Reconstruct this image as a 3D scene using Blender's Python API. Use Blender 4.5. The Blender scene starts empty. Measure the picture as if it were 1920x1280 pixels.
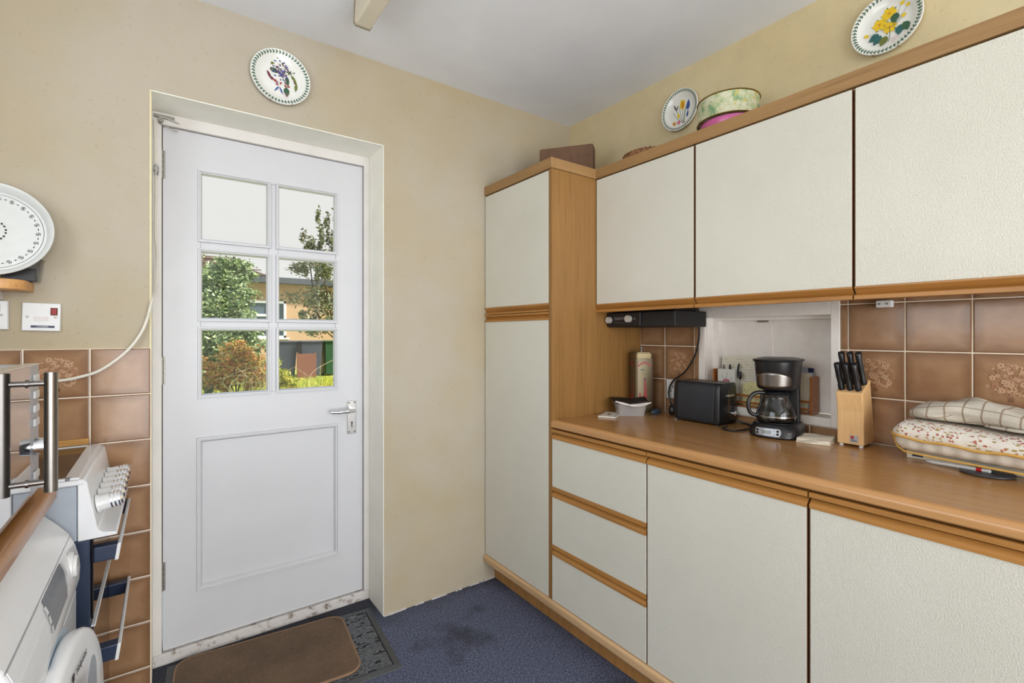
import bpy, bmesh, math, random
from mathutils import Vector, Matrix, Euler
random.seed(7)
C = bpy.context.scene
COL = C.collection
PI = math.pi
# ------------------------------------------------------------------ camera
cam_d = bpy.data.cameras.new('camera'); cam = bpy.data.objects.new('camera', cam_d); COL.objects.link(cam)
cam_d.sensor_width = 36.0; cam_d.lens = 36.0*900/1920; cam_d.shift_y = -14/1920
HC = 1.243
cam.location = (0, 0, HC); cam.rotation_euler = (PI/2, 0, -math.radians(35.88))
cam_d.clip_start = 0.02; cam_d.clip_end = 300
C.camera = cam
C.view_settings.view_transform = 'Standard'; C.view_settings.look = 'None'
C.view_settings.gamma = 1.0; C.view_settings.use_curve_mapping = False
C.view_settings.exposure = 0.0
# ------------------------------------------------------------------ sky
W = bpy.data.worlds.new('sky'); C.world = W; W.use_nodes = True
nt = W.node_tree; nt.nodes.clear()
tc = nt.nodes.new('ShaderNodeTexCoord'); sp = nt.nodes.new('ShaderNodeSeparateXYZ'); rp = nt.nodes.new('ShaderNodeValToRGB')
nz = nt.nodes.new('ShaderNodeTexNoise'); nz.inputs['Scale'].default_value = 2.0
mx = nt.nodes.new('ShaderNodeMath'); mx.operation = 'MULTIPLY_ADD'; mx.inputs[1].default_value = 0.25
bg = nt.nodes.new('ShaderNodeBackground'); wo = nt.nodes.new('ShaderNodeOutputWorld')
nt.links.new(tc.outputs['Generated'], sp.inputs[0]); nt.links.new(tc.outputs['Generated'], nz.inputs['Vector'])
nt.links.new(nz.outputs['Fac'], mx.inputs[0]); nt.links.new(sp.outputs['Z'], mx.inputs[2])
nt.links.new(mx.outputs[0], rp.inputs[0])
el = rp.color_ramp.elements
el[0].position = 0.0; el[0].color = (.80, .79, .76, 1)
el[1].position = 1.0; el[1].color = (.42, .58, .85, 1)
e = el.new(.42); e.color = (.86, .85, .82, 1)
e = el.new(.56); e.color = (.62, .74, .88, 1)
nt.links.new(rp.outputs[0], bg.inputs[0]); bg.inputs[1].default_value = 1.0
nt.links.new(bg.outputs[0], wo.inputs[0])
# ------------------------------------------------------------------ sun, window light and added fill light
sd = bpy.data.lights.new('sun', 'SUN'); sd.energy = 7.0; sd.angle = math.radians(4); sd.color = (1, .95, .86)
so = bpy.data.objects.new('sun', sd); COL.objects.link(so); so.rotation_euler = Euler((math.radians(48), 0, math.radians(62)))
def area(name, loc, rot, sx, sy, power, col=(1, 1, 1)):
    d = bpy.data.lights.new(name, 'AREA'); d.shape = 'RECTANGLE'; d.size = sx; d.size_y = sy; d.energy = power; d.color = col
    o = bpy.data.objects.new(name, d); COL.objects.link(o); o.location = loc; o.rotation_euler = rot; return o
area('window_daylight', (-.80, .58, 1.64), (0, -PI/2-.10, 0), .85, 1.35, 16, (.88, .95, 1))        # in the kitchen window over the sink
area('rear_fill_light', (.60, -2.38, 1.18), (PI/2+.14, 0, 0), 2.3, 2.1, 102, (.94, .97, 1))           # added fill light in a made-up opening behind the camera

# ------------------------------------------------------------------ object helpers
def tag(o, label=None, cat=None, group=None, kind=None):
    if label: o['label'] = label
    if cat: o['category'] = cat
    if group: o['group'] = group
    if kind: o['kind'] = kind
    return o
def thing(name, label, cat, loc=(0, 0, 0), rotz=0, group=None):
    o = bpy.data.objects.new(name, None); COL.objects.link(o); o.empty_display_size = .05
    o.location = loc; o.rotation_euler = (0, 0, rotz)
    return tag(o, label, cat, group)
def copy_tree(o, parent=None):
    c = o.copy(); COL.objects.link(c); c.parent = parent
    for ch in list(o.children): copy_tree(ch, c)
    return c

class MB:
    def __init__(s, off=(0, 0, 0)):
        s.v = []; s.f = []; s.m = []; s.off = Vector(off); s.mats = []; s.cur = 0; s.T = None; s.uv = None
    def mat(s, m):
        if m not in s.mats: s.mats.append(m)
        s.cur = s.mats.index(m); return s
    def V(s, p):
        p = Vector(p)
        if s.T is not None: p = s.T @ p
        s.v.append(p-s.off); return len(s.v)-1
    def F(s, idx): s.f.append(tuple(idx)); s.m.append(s.cur)
    def box(s, x0, x1, y0, y1, z0, z1):
        i = [s.V(p) for p in ((x0,y0,z0),(x1,y0,z0),(x1,y1,z0),(x0,y1,z0),(x0,y0,z1),(x1,y0,z1),(x1,y1,z1),(x0,y1,z1))]
        for q in ((0,3,2,1),(4,5,6,7),(0,1,5,4),(1,2,6,5),(2,3,7,6),(3,0,4,7)): s.F([i[k] for k in q])
        return s
    def prism(s, poly, a, b, axis='y'):
        def P(u, w, t):
            return {'y': (u, t, w), 'x': (t, u, w), 'z': (u, w, t)}[axis]
        A = [s.V(P(u, w, a)) for u, w in poly]; B = [s.V(P(u, w, b)) for u, w in poly]
        n = len(poly)
        for k in range(n): s.F((A[k], A[(k+1) % n], B[(k+1) % n], B[k]))
        s.F(A[::-1]); s.F(B); return s
    def loft(s, rings, cap=True, closed=True):
        R = [[s.V(p) for p in r] for r in rings]; n = len(R[0])
        for a, b in zip(R, R[1:]):
            for k in range(n if closed else n-1): s.F((a[k], a[(k+1) % n], b[(k+1) % n], b[k]))
        if cap: s.F(R[0][::-1]); s.F(R[-1])
        return s
    def cyl(s, p0, p1, r0, r1=None, n=20):
        r1 = r0 if r1 is None else r1
        p0 = Vector(p0); p1 = Vector(p1); d = (p1-p0).normalized()
        a = d.orthogonal().normalized(); b = d.cross(a)
        return s.loft([[p+(a*math.cos(2*PI*k/n)+b*math.sin(2*PI*k/n))*r for k in range(n)] for p, r in ((p0, r0), (p1, r1))])
    def tube(s, pts, r, n=8, smooth=True):
        pts = [Vector(p) for p in pts]
        if smooth and len(pts) > 2:
            out = []
            P = [pts[0]]+pts+[pts[-1]]
            for i in range(1, len(P)-2):
                for k in range(6):
                    t = k/6
                    out.append(.5*((2*P[i])+(-P[i-1]+P[i+1])*t+(2*P[i-1]-5*P[i]+4*P[i+1]-P[i+2])*t*t+(-P[i-1]+3*P[i]-3*P[i+1]+P[i+2])*t**3))
            out.append(pts[-1]); pts = out
        rings = []; a = None
        for i, p in enumerate(pts):
            d = (pts[min(i+1, len(pts)-1)]-pts[max(i-1, 0)]).normalized()
            a = d.orthogonal().normalized() if a is None else (a-d*a.dot(d)).normalized()
            b = d.cross(a); rr = r[i] if isinstance(r, list) else r
            rings.append([p+(a*math.cos(2*PI*k/n)+b*math.sin(2*PI*k/n))*rr for k in range(n)])
        return s.loft(rings)
    def lathe(s, prof, n=40, c=(0, 0, 0), axis='z', sx=1, sy=1):
        c = Vector(c); rings = []
        for r, h in prof:
            ring = []
            for k in range(n):
                a = 2*PI*k/n; x = r*math.cos(a)*sx; y = r*math.sin(a)*sy
                ring.append(c+Vector({'z': (x, y, h), 'x': (h, x, y), 'y': (y, h, x)}[axis]))
            rings.append(ring)
        return s.loft(rings)
    def poly(s, pts): s.F([s.V(p) for p in pts]); return s
    def build_split(s, name, mat=None, parent=None, **kw):
        """every loose piece becomes an object of its own"""
        par = list(range(len(s.v)))
        def find(a):
            while par[a] != a: par[a] = par[par[a]]; a = par[a]
            return a
        for f in s.f:
            for k in f[1:]: par[find(k)] = find(f[0])
        groups = {}
        for i, f in enumerate(s.f): groups.setdefault(find(f[0]), []).append(i)
        out = []
        for g in groups.values():
            m = MB(); m.mats = s.mats; mp = {}
            for i in g:
                idx = []
                for v in s.f[i]:
                    if v not in mp: mp[v] = len(m.v); m.v.append(s.v[v])
                    idx.append(mp[v])
                m.f.append(tuple(idx)); m.m.append(s.m[i])
            out.append(m.build(name, mat, parent, **kw))
        return out
    def build(s, name, mat=None, parent=None, smooth=False, bevel=0, seg=2, sub=0, loc=None, rot=None, label=None, kind=None, auto=None, solid=0):
        me = bpy.data.meshes.new(name)
        me.from_pydata([tuple(v) for v in s.v], [], s.f)
        if mat is not None and not s.mats: me.materials.append(mat)
        for m in s.mats: me.materials.append(m)
        if s.mats: me.polygons.foreach_set('material_index', s.m)
        bm = bmesh.new(); bm.from_mesh(me); bmesh.ops.recalc_face_normals(bm, faces=bm.faces)
        for f in bm.faces: f.smooth = smooth
        if smooth:
            for e in bm.edges:
                if len(e.link_faces) == 2 and e.calc_face_angle(0) > math.radians(auto or 42): e.smooth = False
        bm.to_mesh(me); bm.free()
        if s.uv:
            uvl = me.uv_layers.new(name='UVMap')
            for lp in me.loops: uvl.data[lp.index].uv = s.uv[lp.vertex_index]
        o = bpy.data.objects.new(name, me); COL.objects.link(o)
        if parent is not None: o.parent = parent
        if loc is not None: o.location = loc
        if rot is not None: o.rotation_euler = rot
        if solid:
            m_ = o.modifiers.new('s', 'SOLIDIFY'); m_.thickness = solid
        if bevel:
            m_ = o.modifiers.new('b', 'BEVEL'); m_.width = bevel; m_.segments = seg; m_.limit_method = 'ANGLE'; m_.angle_limit = math.radians(40)
        if sub:
            m_ = o.modifiers.new('u', 'SUBSURF'); m_.levels = sub; m_.render_levels = sub
        if label: o['label'] = label
        if kind: o['kind'] = kind
        return o
def W_(parent): return MB(off=parent.location)     # world-coordinate builder for a thing at parent's location (no rotation)

# ------------------------------------------------------------------ material helpers
def srgb(r, g, b):
    f = lambda c: (c/255/12.92) if c/255 <= .04045 else ((c/255+.055)/1.055)**2.4
    return (f(r), f(g), f(b), 1)
class NM:
    def __init__(s, name):
        s.m = bpy.data.materials.new(name); s.m.use_nodes = True; s.t = s.m.node_tree
        s.b = s.t.nodes['Principled BSDF']; s.out = s.t.nodes['Material Output']
    def n(s, typ, **kw):
        x = s.t.nodes.new(typ)
        for k, v in kw.items():
            if hasattr(x, k) and k not in ('Scale',): setattr(x, k, v)
            else: x.inputs[k].default_value = v
        return x
    def l(s, a, b): s.t.links.new(a, b); return s
    def coord(s, scale=(1, 1, 1), kind='Object', rot=(0, 0, 0)):
        c = s.n('ShaderNodeTexCoord'); m = s.n('ShaderNodeMapping'); m.inputs['Scale'].default_value = scale; m.inputs['Rotation'].default_value = rot
        s.l(c.outputs[kind], m.inputs[0]); return m.outputs[0]
    def noise(s, vec, scale, detail=4, rough=.55, dist=0):
        x = s.n('ShaderNodeTexNoise'); x.inputs['Scale'].default_value = scale; x.inputs['Detail'].default_value = detail
        x.inputs['Roughness'].default_value = rough; x.inputs['Distortion'].default_value = dist
        if vec is not None: s.l(vec, x.inputs['Vector'])
        return x.outputs['Fac']
    def ramp(s, fac, stops, interp='LINEAR'):
        x = s.n('ShaderNodeValToRGB'); s.l(fac, x.inputs[0]); x.color_ramp.interpolation = interp
        e = x.color_ramp.elements
        e[0].position, e[0].color = stops[0]; e[1].position, e[1].color = stops[-1]
        for p, c in stops[1:-1]:
            q = e.new(p); q.color = c
        return x.outputs[0]
    def mix(s, fac, a, b, mode='MIX'):
        x = s.n('ShaderNodeMix', data_type='RGBA'); x.blend_type = mode
        for i, val in ((0, fac), (6, a), (7, b)):
            if isinstance(val, (int, float, tuple)): x.inputs[i].default_value = val
            else: s.l(val, x.inputs[i])
        return x.outputs[2]
    def math(s, op, a, b=0, c=None):
        x = s.n('ShaderNodeMath'); x.operation = op
        for i, val in enumerate((a, b) if c is None else (a, b, c)):
            if isinstance(val, (int, float)): x.inputs[i].default_value = val
            else: s.l(val, x.inputs[i])
        return x.outputs[0]
    def bump(s, h, strength=.2, dist=.002):
        x = s.n('ShaderNodeBump'); x.inputs['Strength'].default_value = strength; x.inputs['Distance'].default_value = dist
        s.l(h, x.inputs['Height']); s.l(x.outputs[0], s.b.inputs['Normal']); return s
    def set(s, col=None, rough=None, metal=None, **kw):
        if col is not None:
            if isinstance(col, tuple): s.b.inputs['Base Color'].default_value = col
            else: s.l(col, s.b.inputs['Base Color'])
        if rough is not None:
            if isinstance(rough, (int, float)): s.b.inputs['Roughness'].default_value = rough
            else: s.l(rough, s.b.inputs['Roughness'])
        if metal is not None: s.b.inputs['Metallic'].default_value = metal
        for k, v in kw.items(): s.b.inputs[k.replace('_', ' ')].default_value = v
        return s.m
def plain(name, rgb, rough=.5, metal=0, var=.06, scale=25, bump=0, **kw):
    M = NM(name); v = M.coord(); c = srgb(*rgb)
    n_ = M.noise(v, scale)
    lo = tuple(x*(1-var) for x in c[:3])+(1,); hi = tuple(min(1, x*(1+var)) for x in c[:3])+(1,)
    M.set(M.ramp(n_, [(.3, lo), (.7, hi)]), rough, metal, **kw)
    if bump: M.bump(n_, bump)
    return M.m
def ink(name, rgb, rough=.4): return plain(name, rgb, rough, var=.03)
def oak(name, axis, rgb, rough=.42, contrast=1.0, scale=1.0):
    M = NM(name); s1 = [38*scale]*3; s1['xyz'.index(axis)] = 1.6*scale
    s2 = [160*scale]*3; s2['xyz'.index(axis)] = 5*scale
    v1 = M.coord(tuple(s1)); v2 = M.coord(tuple(s2))
    a = M.noise(v1, 1, 5, .6, .6); b = M.noise(v2, 1, 3, .6)
    f = M.math('MULTIPLY_ADD', b, .4, M.math('MULTIPLY', a, .6))
    c = srgb(*rgb); k = .26*contrast
    dk = (c[0]*(1-k), c[1]*(1-k*1.15), c[2]*(1-k*1.3), 1); lt = (min(1, c[0]*(1+k*.7)), c[1]*(1+k*.7), c[2]*(1+k*.8), 1)
    M.set(M.ramp(f, [(.32, dk), (.5, c), (.68, lt)]), rough, 0)
    M.bump(f, .12, .001); return M.m

# ------------------------------------------------------------------ materials
def wall_mat(name, base, stain):
    M = NM(name); v = M.coord()
    n1 = M.noise(v, 1.3, 4, .6); n2 = M.noise(v, 60, 3, .7); n3 = M.noise(v, 9, 5, .65)
    c = M.mix(M.ramp(n1, [(.42, (0, 0, 0, 1)), (.68, (1, 1, 1, 1))]), srgb(*base), srgb(*stain))
    sp_ = M.ramp(n2, [(.30, (.80, .76, .70, 1)), (.38, (1, 1, 1, 1))])
    c = M.mix(.5, c, sp_, 'MULTIPLY')
    c = M.mix(M.ramp(n3, [(.35, (0, 0, 0, 1)), (.75, (.25, .25, .25, 1))]), c, srgb(170, 160, 138))
    M.set(c, .85); M.bump(M.mix(.5, n3, n2), .25, .003); return M.m
m_wall = wall_mat('cream_wall_paint', (184, 174, 157), (179, 163, 131))
m_wall_r = wall_mat('yellowed_cream_wall_paint', (216, 200, 160), (208, 189, 144))
m_reveal = plain('pale_reveal_paint', (246, 243, 232), .6, var=.04, scale=8, bump=.15)
M = NM('white_ceiling_paint'); v = M.coord(); n1 = M.noise(v, 2.5, 5, .6)
M.set(M.ramp(n1, [(.35, srgb(232, 233, 237)), (.65, srgb(240, 241, 244))]), .9); M.bump(n1, .3, .01); m_ceil = M.m
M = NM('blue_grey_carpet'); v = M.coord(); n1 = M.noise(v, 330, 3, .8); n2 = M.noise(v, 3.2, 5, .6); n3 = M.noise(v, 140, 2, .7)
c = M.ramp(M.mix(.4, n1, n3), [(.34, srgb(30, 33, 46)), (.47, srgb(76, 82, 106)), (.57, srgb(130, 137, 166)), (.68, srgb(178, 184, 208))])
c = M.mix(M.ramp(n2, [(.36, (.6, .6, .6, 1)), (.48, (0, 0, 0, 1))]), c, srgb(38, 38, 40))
sxx = M.n('ShaderNodeSeparateXYZ'); M.l(v, sxx.inputs[0])   # darker towards the threshold
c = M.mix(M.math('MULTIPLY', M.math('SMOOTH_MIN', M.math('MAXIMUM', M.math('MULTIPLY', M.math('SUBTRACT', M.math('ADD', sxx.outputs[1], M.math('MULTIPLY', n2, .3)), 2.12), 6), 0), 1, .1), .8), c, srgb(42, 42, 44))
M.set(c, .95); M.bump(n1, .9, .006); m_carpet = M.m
M = NM('textured_cream_laminate'); v = M.coord((1, 1, 1)); n1 = M.noise(v, 300, 2, .6); n2 = M.noise(v, 3, 3)
c = M.ramp(n2, [(.3, srgb(216, 213, 201)), (.7, srgb(223, 221, 210))])
c = M.mix(M.ramp(n1, [(.3, (.35, .35, .35, 1)), (.6, (0, 0, 0, 1))]), c, srgb(188, 182, 164))
M.set(c, .5); M.bump(n1, .55, .002); m_lam = M.m
m_oak_y = oak('oak_rail', 'y', (172, 120, 60)); m_corn = oak('oak_cornice', 'y', (156, 120, 76), .5); m_cornx = oak('oak_cornice_across', 'x', (156, 120, 76), .5); m_oak_z = oak('oak_side_panel', 'z', (144, 104, 54), .5)
m_oak_x = oak('oak_rail_across', 'x', (206, 152, 92))
m_work = oak('oak_effect_worktop', 'y', (170, 125, 77), .2, .8, 1.5)
m_edge = oak('oak_worktop_edge', 'y', (172, 118, 66), .25, .7)
m_nose = oak('oak_worktop_nose', 'y', (188, 140, 90), .25, .6)
m_block = oak('beech_block', 'z', (226, 184, 130), .45, .5, 1.5)
m_rack = oak('varnished_rack_wood', 'y', (172, 104, 48), .35)
m_band = plain('brown_edging', (104, 70, 40), .6)
m_carc = plain('dark_gap_board', (92, 66, 40), .7)
m_grout = plain('pale_tile_grout', (244, 232, 214), .85, bump=.2, scale=90)
def tile_mat(name, dk, lt, edge):
    M = NM(name); tcn = M.n('ShaderNodeTexCoord'); oi = M.n('ShaderNodeObjectInfo')
    add = M.n('ShaderNodeVectorMath'); add.operation = 'MULTIPLY_ADD'
    M.l(oi.outputs['Random'], add.inputs[0]); add.inputs[1].default_value = (7, 9, 5); M.l(tcn.outputs['Object'], add.inputs[2])
    n1 = M.noise(add.outputs[0], 14, 3, .55); n2 = M.noise(add.outputs[0], 2.5, 2, .5)
    c = M.ramp(M.mix(.5, n1, n2), [(.34, srgb(*dk)), (.66, srgb(*lt))])
    sx = M.n('ShaderNodeSeparateXYZ'); M.l(tcn.outputs['Object'], sx.inputs[0])
    e_ = M.math('MAXIMUM', M.math('ABSOLUTE', sx.outputs[0]), M.math('ABSOLUTE', sx.outputs[1]))
    rim = M.ramp(M.math('DIVIDE', e_, .076), [(.62, (0, 0, 0, 1)), (.97, (.75, .75, .75, 1))])
    c = M.mix(rim, c, srgb(*edge))
    M.set(c, .16, 0, Specular_IOR_Level=.45); M.bump(M.noise(add.outputs[0], 18, 2), .10, .004); return M.m
m_tile = tile_mat('glazed_brown_tile', (146, 108, 77), (174, 136, 102), (118, 84, 57))
m_door = plain('white_door_paint', (207, 207, 210), .35, var=.02, scale=6)
m_frame = plain('worn_frame_paint', (220, 215, 210), .5, var=.05, scale=9, bump=.1)
M = NM('scuffed_sill_paint'); v = M.coord(); n1 = M.noise(v, 22, 6, .7)
M.set(M.ramp(n1, [(.36, srgb(110, 90, 72)), (.46, srgb(206, 200, 196)), (.8, srgb(216, 212, 208))]), .6); m_sill = M.m
m_chrome = plain('chrome', (225, 226, 230), .12, 1, var=.01)
m_steel = plain('brushed_steel', (140, 135, 131), .3, 1, var=.05, scale=60)
m_hinge = plain('aged_hinge_metal', (150, 146, 138), .45, .8, var=.15, scale=90)
m_black = plain('black_plastic', (26, 27, 30), .32, var=.1)
m_matte = plain('matte_black_plastic', (24, 22, 22), .55, var=.1)
m_toast = plain('charcoal_toaster_shell', (48, 51, 58), .34, .25, var=.05)
m_white = plain('white_enamel', (232, 233, 236), .2, var=.01)
m_wplas = plain('white_plastic', (228, 228, 228), .3, var=.02)
m_navy = plain('navy_enamel', (40, 52, 76), .35, var=.08)
m_sidep = plain('grey_painted_side', (164, 172, 182), .45, var=.05)
m_dark = plain('dark_glass', (40, 34, 34), .08, var=.2, scale=50)
m_oveng = plain('oven_glass', (30, 24, 24), .05, var=.1)
m_silver = plain('silver_plastic', (178, 178, 184), .35, .5, var=.08, scale=60)
m_red = ink('red_neon', (150, 22, 34), .2); m_dblue = ink('dark_blue_print', (38, 44, 78)); m_inkk = ink('black_print', (34, 32, 34))
m_cord = plain('white_cord', (224, 218, 204), .45, var=.03)
m_paper = plain('paper', (232, 226, 208), .8, var=.04, scale=8); m_bluep = plain('pale_blue_paper', (188, 196, 216), .8)
m_ycard = plain('pale_yellow_card', (224, 216, 160), .7, var=.08, scale=40)
m_cloth = plain('cream_linen', (232, 222, 202), .9, var=.05, scale=60, bump=.3)
m_china = plain('white_china', (232, 232, 226), .15, var=.01)
m_tray = plain('white_tray_enamel', (214, 216, 214), .3, var=.03)
m_brick = plain('brown_cardboard', (104, 76, 56), .85, var=.18, scale=30, bump=.3)
M = NM('woven_cane'); v = M.coord((90, 90, 120)); n1 = M.noise(v, 1, 3); M.set(M.ramp(n1, [(.35, srgb(96, 62, 38)), (.65, srgb(176, 126, 82))]), .7); M.bump(n1, .8, .004); m_cane = M.m
M = NM('green_floral_tin'); v = M.coord(); n1 = M.noise(v, 26, 5, .65); n2 = M.noise(v, 60, 3, .6)
c = M.ramp(n1, [(.42, srgb(214, 212, 186)), (.52, srgb(186, 194, 150)), (.60, srgb(140, 168, 126)), (.70, srgb(96, 138, 104))])
c = M.mix(M.ramp(n2, [(.62, (0, 0, 0, 1)), (.66, (1, 1, 1, 1))]), c, srgb(206, 186, 84)); M.set(c, .25); m_gtin = M.m; m_hatch = plain('cream_white_hatch_paint', (240, 234, 228), .5, var=.03)
m_pink = plain('pink_tin', (214, 104, 164), .3, var=.06); m_brass = plain('brass_rim', (150, 124, 60), .3, .8)
m_gold = plain('gold_piping', (214, 168, 86), .7, var=.08, scale=120)
m_tube = plain('yellowed_light_casing', (218, 208, 186), .45, var=.03, scale=8)
# thin clear sheet glass: mostly transparent with a fresnel reflection
def glass(name, tint=(1, 1, 1, 1), k=1.0, rough=0.0, ior=1.45):
    M = NM(name); tr = M.n('ShaderNodeBsdfTransparent'); tr.inputs[0].default_value = tint
    gl = M.n('ShaderNodeBsdfGlossy'); gl.inputs['Roughness'].default_value = rough
    fr = M.n('ShaderNodeFresnel'); fr.inputs['IOR'].default_value = ior
    mxs = M.n('ShaderNodeMixShader'); M.l(M.math('MULTIPLY', fr.outputs[0], k), mxs.inputs[0]); M.l(tr.outputs[0], mxs.inputs[1]); M.l(gl.outputs[0], mxs.inputs[2])
    M.l(mxs.outputs[0], M.out.inputs[0]); return M.m
m_glass = glass('window_glass', (.98, .985, .985, 1), .12)
m_cglass = glass('carafe_glass', (.95, .95, .94, 1), 1.6, .02)
m_clear = glass('clear_plastic', (.86, .87, .89, 1), 1.0, .2)
M = NM('frosted_tub_plastic'); tr = M.n('ShaderNodeBsdfTransparent'); mxs = M.n('ShaderNodeMixShader'); mxs.inputs[0].default_value = .5
M.set(srgb(206, 200, 198), .3); M.l(tr.outputs[0], mxs.inputs[1]); M.l(M.b.outputs[0], mxs.inputs[2]); M.l(mxs.outputs[0], M.out.inputs[0]); m_frost = M.m
M = NM('microwave_door_glass'); M.set(srgb(40, 42, 46), .03, 0, Specular_IOR_Level=1.0, Coat_Weight=1.0, Coat_Roughness=.02, IOR=2.2, Coat_IOR=2.0); m_mglass = M.m
def leaf_mat(name, stops):
    M = NM(name); g = M.n('ShaderNodeNewGeometry')
    c = M.ramp(g.outputs['Random Per Island'], [(p, srgb(*c_)) for p, c_ in stops]); M.set(c, .6)
    M.b.inputs['Subsurface Weight'].default_value = 0; return M.m
m_leaf1 = leaf_mat('evergreen_leaves', [(0, (70, 92, 60)), (.4, (124, 148, 96)), (.75, (168, 184, 128)), (1, (214, 222, 176))])
m_leaf2 = leaf_mat('bronze_leaves', [(0, (82, 84, 70)), (.35, (120, 130, 96)), (.7, (146, 152, 116)), (.85, (150, 122, 92)), (1, (190, 196, 160))])
m_leaf3 = leaf_mat('orange_leaves', [(0, (120, 72, 44)), (.3, (200, 136, 66)), (.5, (222, 166, 96)), (.65, (206, 182, 84)), (1, (128, 142, 78))])
m_leaf4 = leaf_mat('yellow_green_leaves', [(0, (110, 130, 40)), (.5, (190, 196, 70)), (1, (232, 214, 92))])
m_straw = leaf_mat('dry_stalks', [(0, (190, 176, 136)), (1, (224, 212, 176))])
m_bark = plain('bark', (92, 78, 62), .9, bump=.5)
M = NM('lawn'); v = M.coord(); n1 = M.noise(v, 3.0, 6, .7); n2 = M.noise(v, 14, 4, .7)
c = M.ramp(n1, [(.35, srgb(120, 150, 50)), (.55, srgb(160, 186, 76)), (.7, srgb(190, 170, 90))])
c = M.mix(M.ramp(n2, [(.5, (0, 0, 0, 1)), (.62, (.8, .8, .8, 1))]), c, srgb(206, 160, 84)); M.set(c, .95); m_lawn = M.m
m_ext = plain('buff_brick', (204, 168, 132), .9, var=.12, scale=18, bump=.2)
m_roof = plain('brown_roof_tile', (126, 104, 92), .85, var=.15, scale=12); m_fascia = plain('dark_fascia', (86, 90, 96), .6)
m_upvc = plain('white_upvc', (236, 238, 240), .3); m_extg = plain('dark_window_glass', (92, 108, 116), .08)
m_bin = plain('grey_bin_plastic', (72, 76, 88), .5); m_bin2 = plain('green_bin_plastic', (46, 88, 58), .5); m_rust = plain('rusty_brown_panel', (136, 84, 60), .7, var=.15)
m_rubber = plain('grey_rubber', (72, 74, 76), .55, var=.2, scale=60)
M = NM('brown_mat_pile'); v = M.coord(); n1 = M.noise(v, 300, 2, .7); n2 = M.noise(v, 5, 4)
c = M.mix(.45, M.ramp(n1, [(.3, srgb(66, 50, 38)), (.7, srgb(142, 116, 92))]), M.ramp(n2, [(.35, srgb(78, 60, 44)), (.65, srgb(122, 98, 78))]))
M.set(c, .95); M.bump(n1, .9, .004); m_mat = M.m
m_matedge = plain('brown_mat_edging', (142, 112, 88), .9, bump=.5, scale=200)
m_bfly = ink('white_print', (232, 226, 232)); m_pinkp = ink('pink_print', (206, 120, 140)); m_green = ink('green_print', (52, 92, 66))
m_olive = ink('olive_print', (106, 116, 52)); m_yel = ink('yellow_print', (232, 196, 30)); m_oran = ink('amber_print', (204, 140, 34))
m_blu = ink('blue_print', (52, 78, 148)); m_purp = ink('violet_print', (92, 76, 122)); m_maroon = ink('maroon_print', (112, 52, 62)); m_grn2 = ink('teal_print', (44, 98, 96))
m_greyp = ink('grey_print', (120, 112, 112)); m_redp = ink('red_print', (160, 48, 48)); m_fl1 = ink('tile_flower_light', (192, 154, 122), .2); m_fl2 = ink('tile_flower_mid', (164, 120, 88), .2); m_fl3 = ink('tile_stem_dark', (124, 88, 64), .2)
# ================================================================== the room shell
XR, XL, YB, YF, ZC = 1.887, -.77, 2.043, -2.4, 2.433
def struct(mb, name, mat, **kw):
    o = mb.build(name, mat, **kw); o['kind'] = 'structure'; return o
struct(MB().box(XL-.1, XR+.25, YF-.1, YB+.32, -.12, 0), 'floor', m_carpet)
# ceiling with a slightly wavy plaster edge
struct(MB().box(XL-.1, XR+.25, YF-.1, YB+.32, ZC, ZC+.1), 'ceiling', m_ceil)
DX0, DX1, DZ = -.038, .779, 2.071
b = MB().mat(m_wall)
b.box(XL-.1, DX0, YB, YB+.30, 0, ZC).box(DX1, XR+.12, YB, YB+.30, 0, ZC).box(DX0, DX1, YB, YB+.30, DZ, ZC)
wall_back = struct(b, 'wall_back', None)
# lighter paint in the door reveal
HY0, HY1, HZ0, HZ1 = .695, 1.19, .945, 1.322
b = MB()
b.box(XR, XR+.12, YF-.1, HY0, 0, ZC).box(XR, XR+.12, HY1, YB+.0, 0, ZC).box(XR, XR+.12, HY0, HY1, 0, HZ0).box(XR, XR+.12, HY0, HY1, HZ1, ZC)
wall_right = struct(b, 'wall_right', m_wall_r)
b = MB(); wy0, wy1, wz0, wz1 = -.12, 1.28, 1.2, 2.1
b.box(XL-.1, XL, YF-.1, wy0, 0, ZC).box(XL-.1, XL, wy1, YB, 0, ZC).box(XL-.1, XL, wy0, wy1, 0, wz0).box(XL-.1, XL, wy0, wy1, wz1, ZC)
struct(b, 'wall_left', m_wall)
b = MB()
b.box(XL-.1, -.6, YF-.1, YF, 0, ZC).box(1.8, XR+.1, YF-.1, YF, 0, ZC).box(-.6, 1.8, YF-.1, YF, 2.30, ZC).box(-.6, 1.8, YF-.1, YF, 0, .08)
struct(b, 'wall_front', m_wall)
def simple_window(name, ax, a0, a1, z0, z1, p):
    root = MB()
    def bx(u0, u1, c0, c1):
        if ax == 'x': root.box(p-.03, p+.03, u0, u1, c0, c1)
        else: root.box(u0, u1, p-.03, p+.03, c0, c1)
    bx(a0, a1, z0, z0+.05); bx(a0, a1, z1-.05, z1); bx(a0, a0+.05, z0, z1); bx(a1-.05, a1, z0, z1); bx((a0+a1)/2-.025, (a0+a1)/2+.025, z0, z1)
    return struct(root, name, m_upvc)
simple_window('window_1', 'x', wy0, wy1, wz0, wz1, XL-.04)
simple_window('added_rear_window', 'y', -.6, 1.8, .08, 2.30, YF-.06)  # unseen window, added to carry the fill light behind the camera
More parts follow.
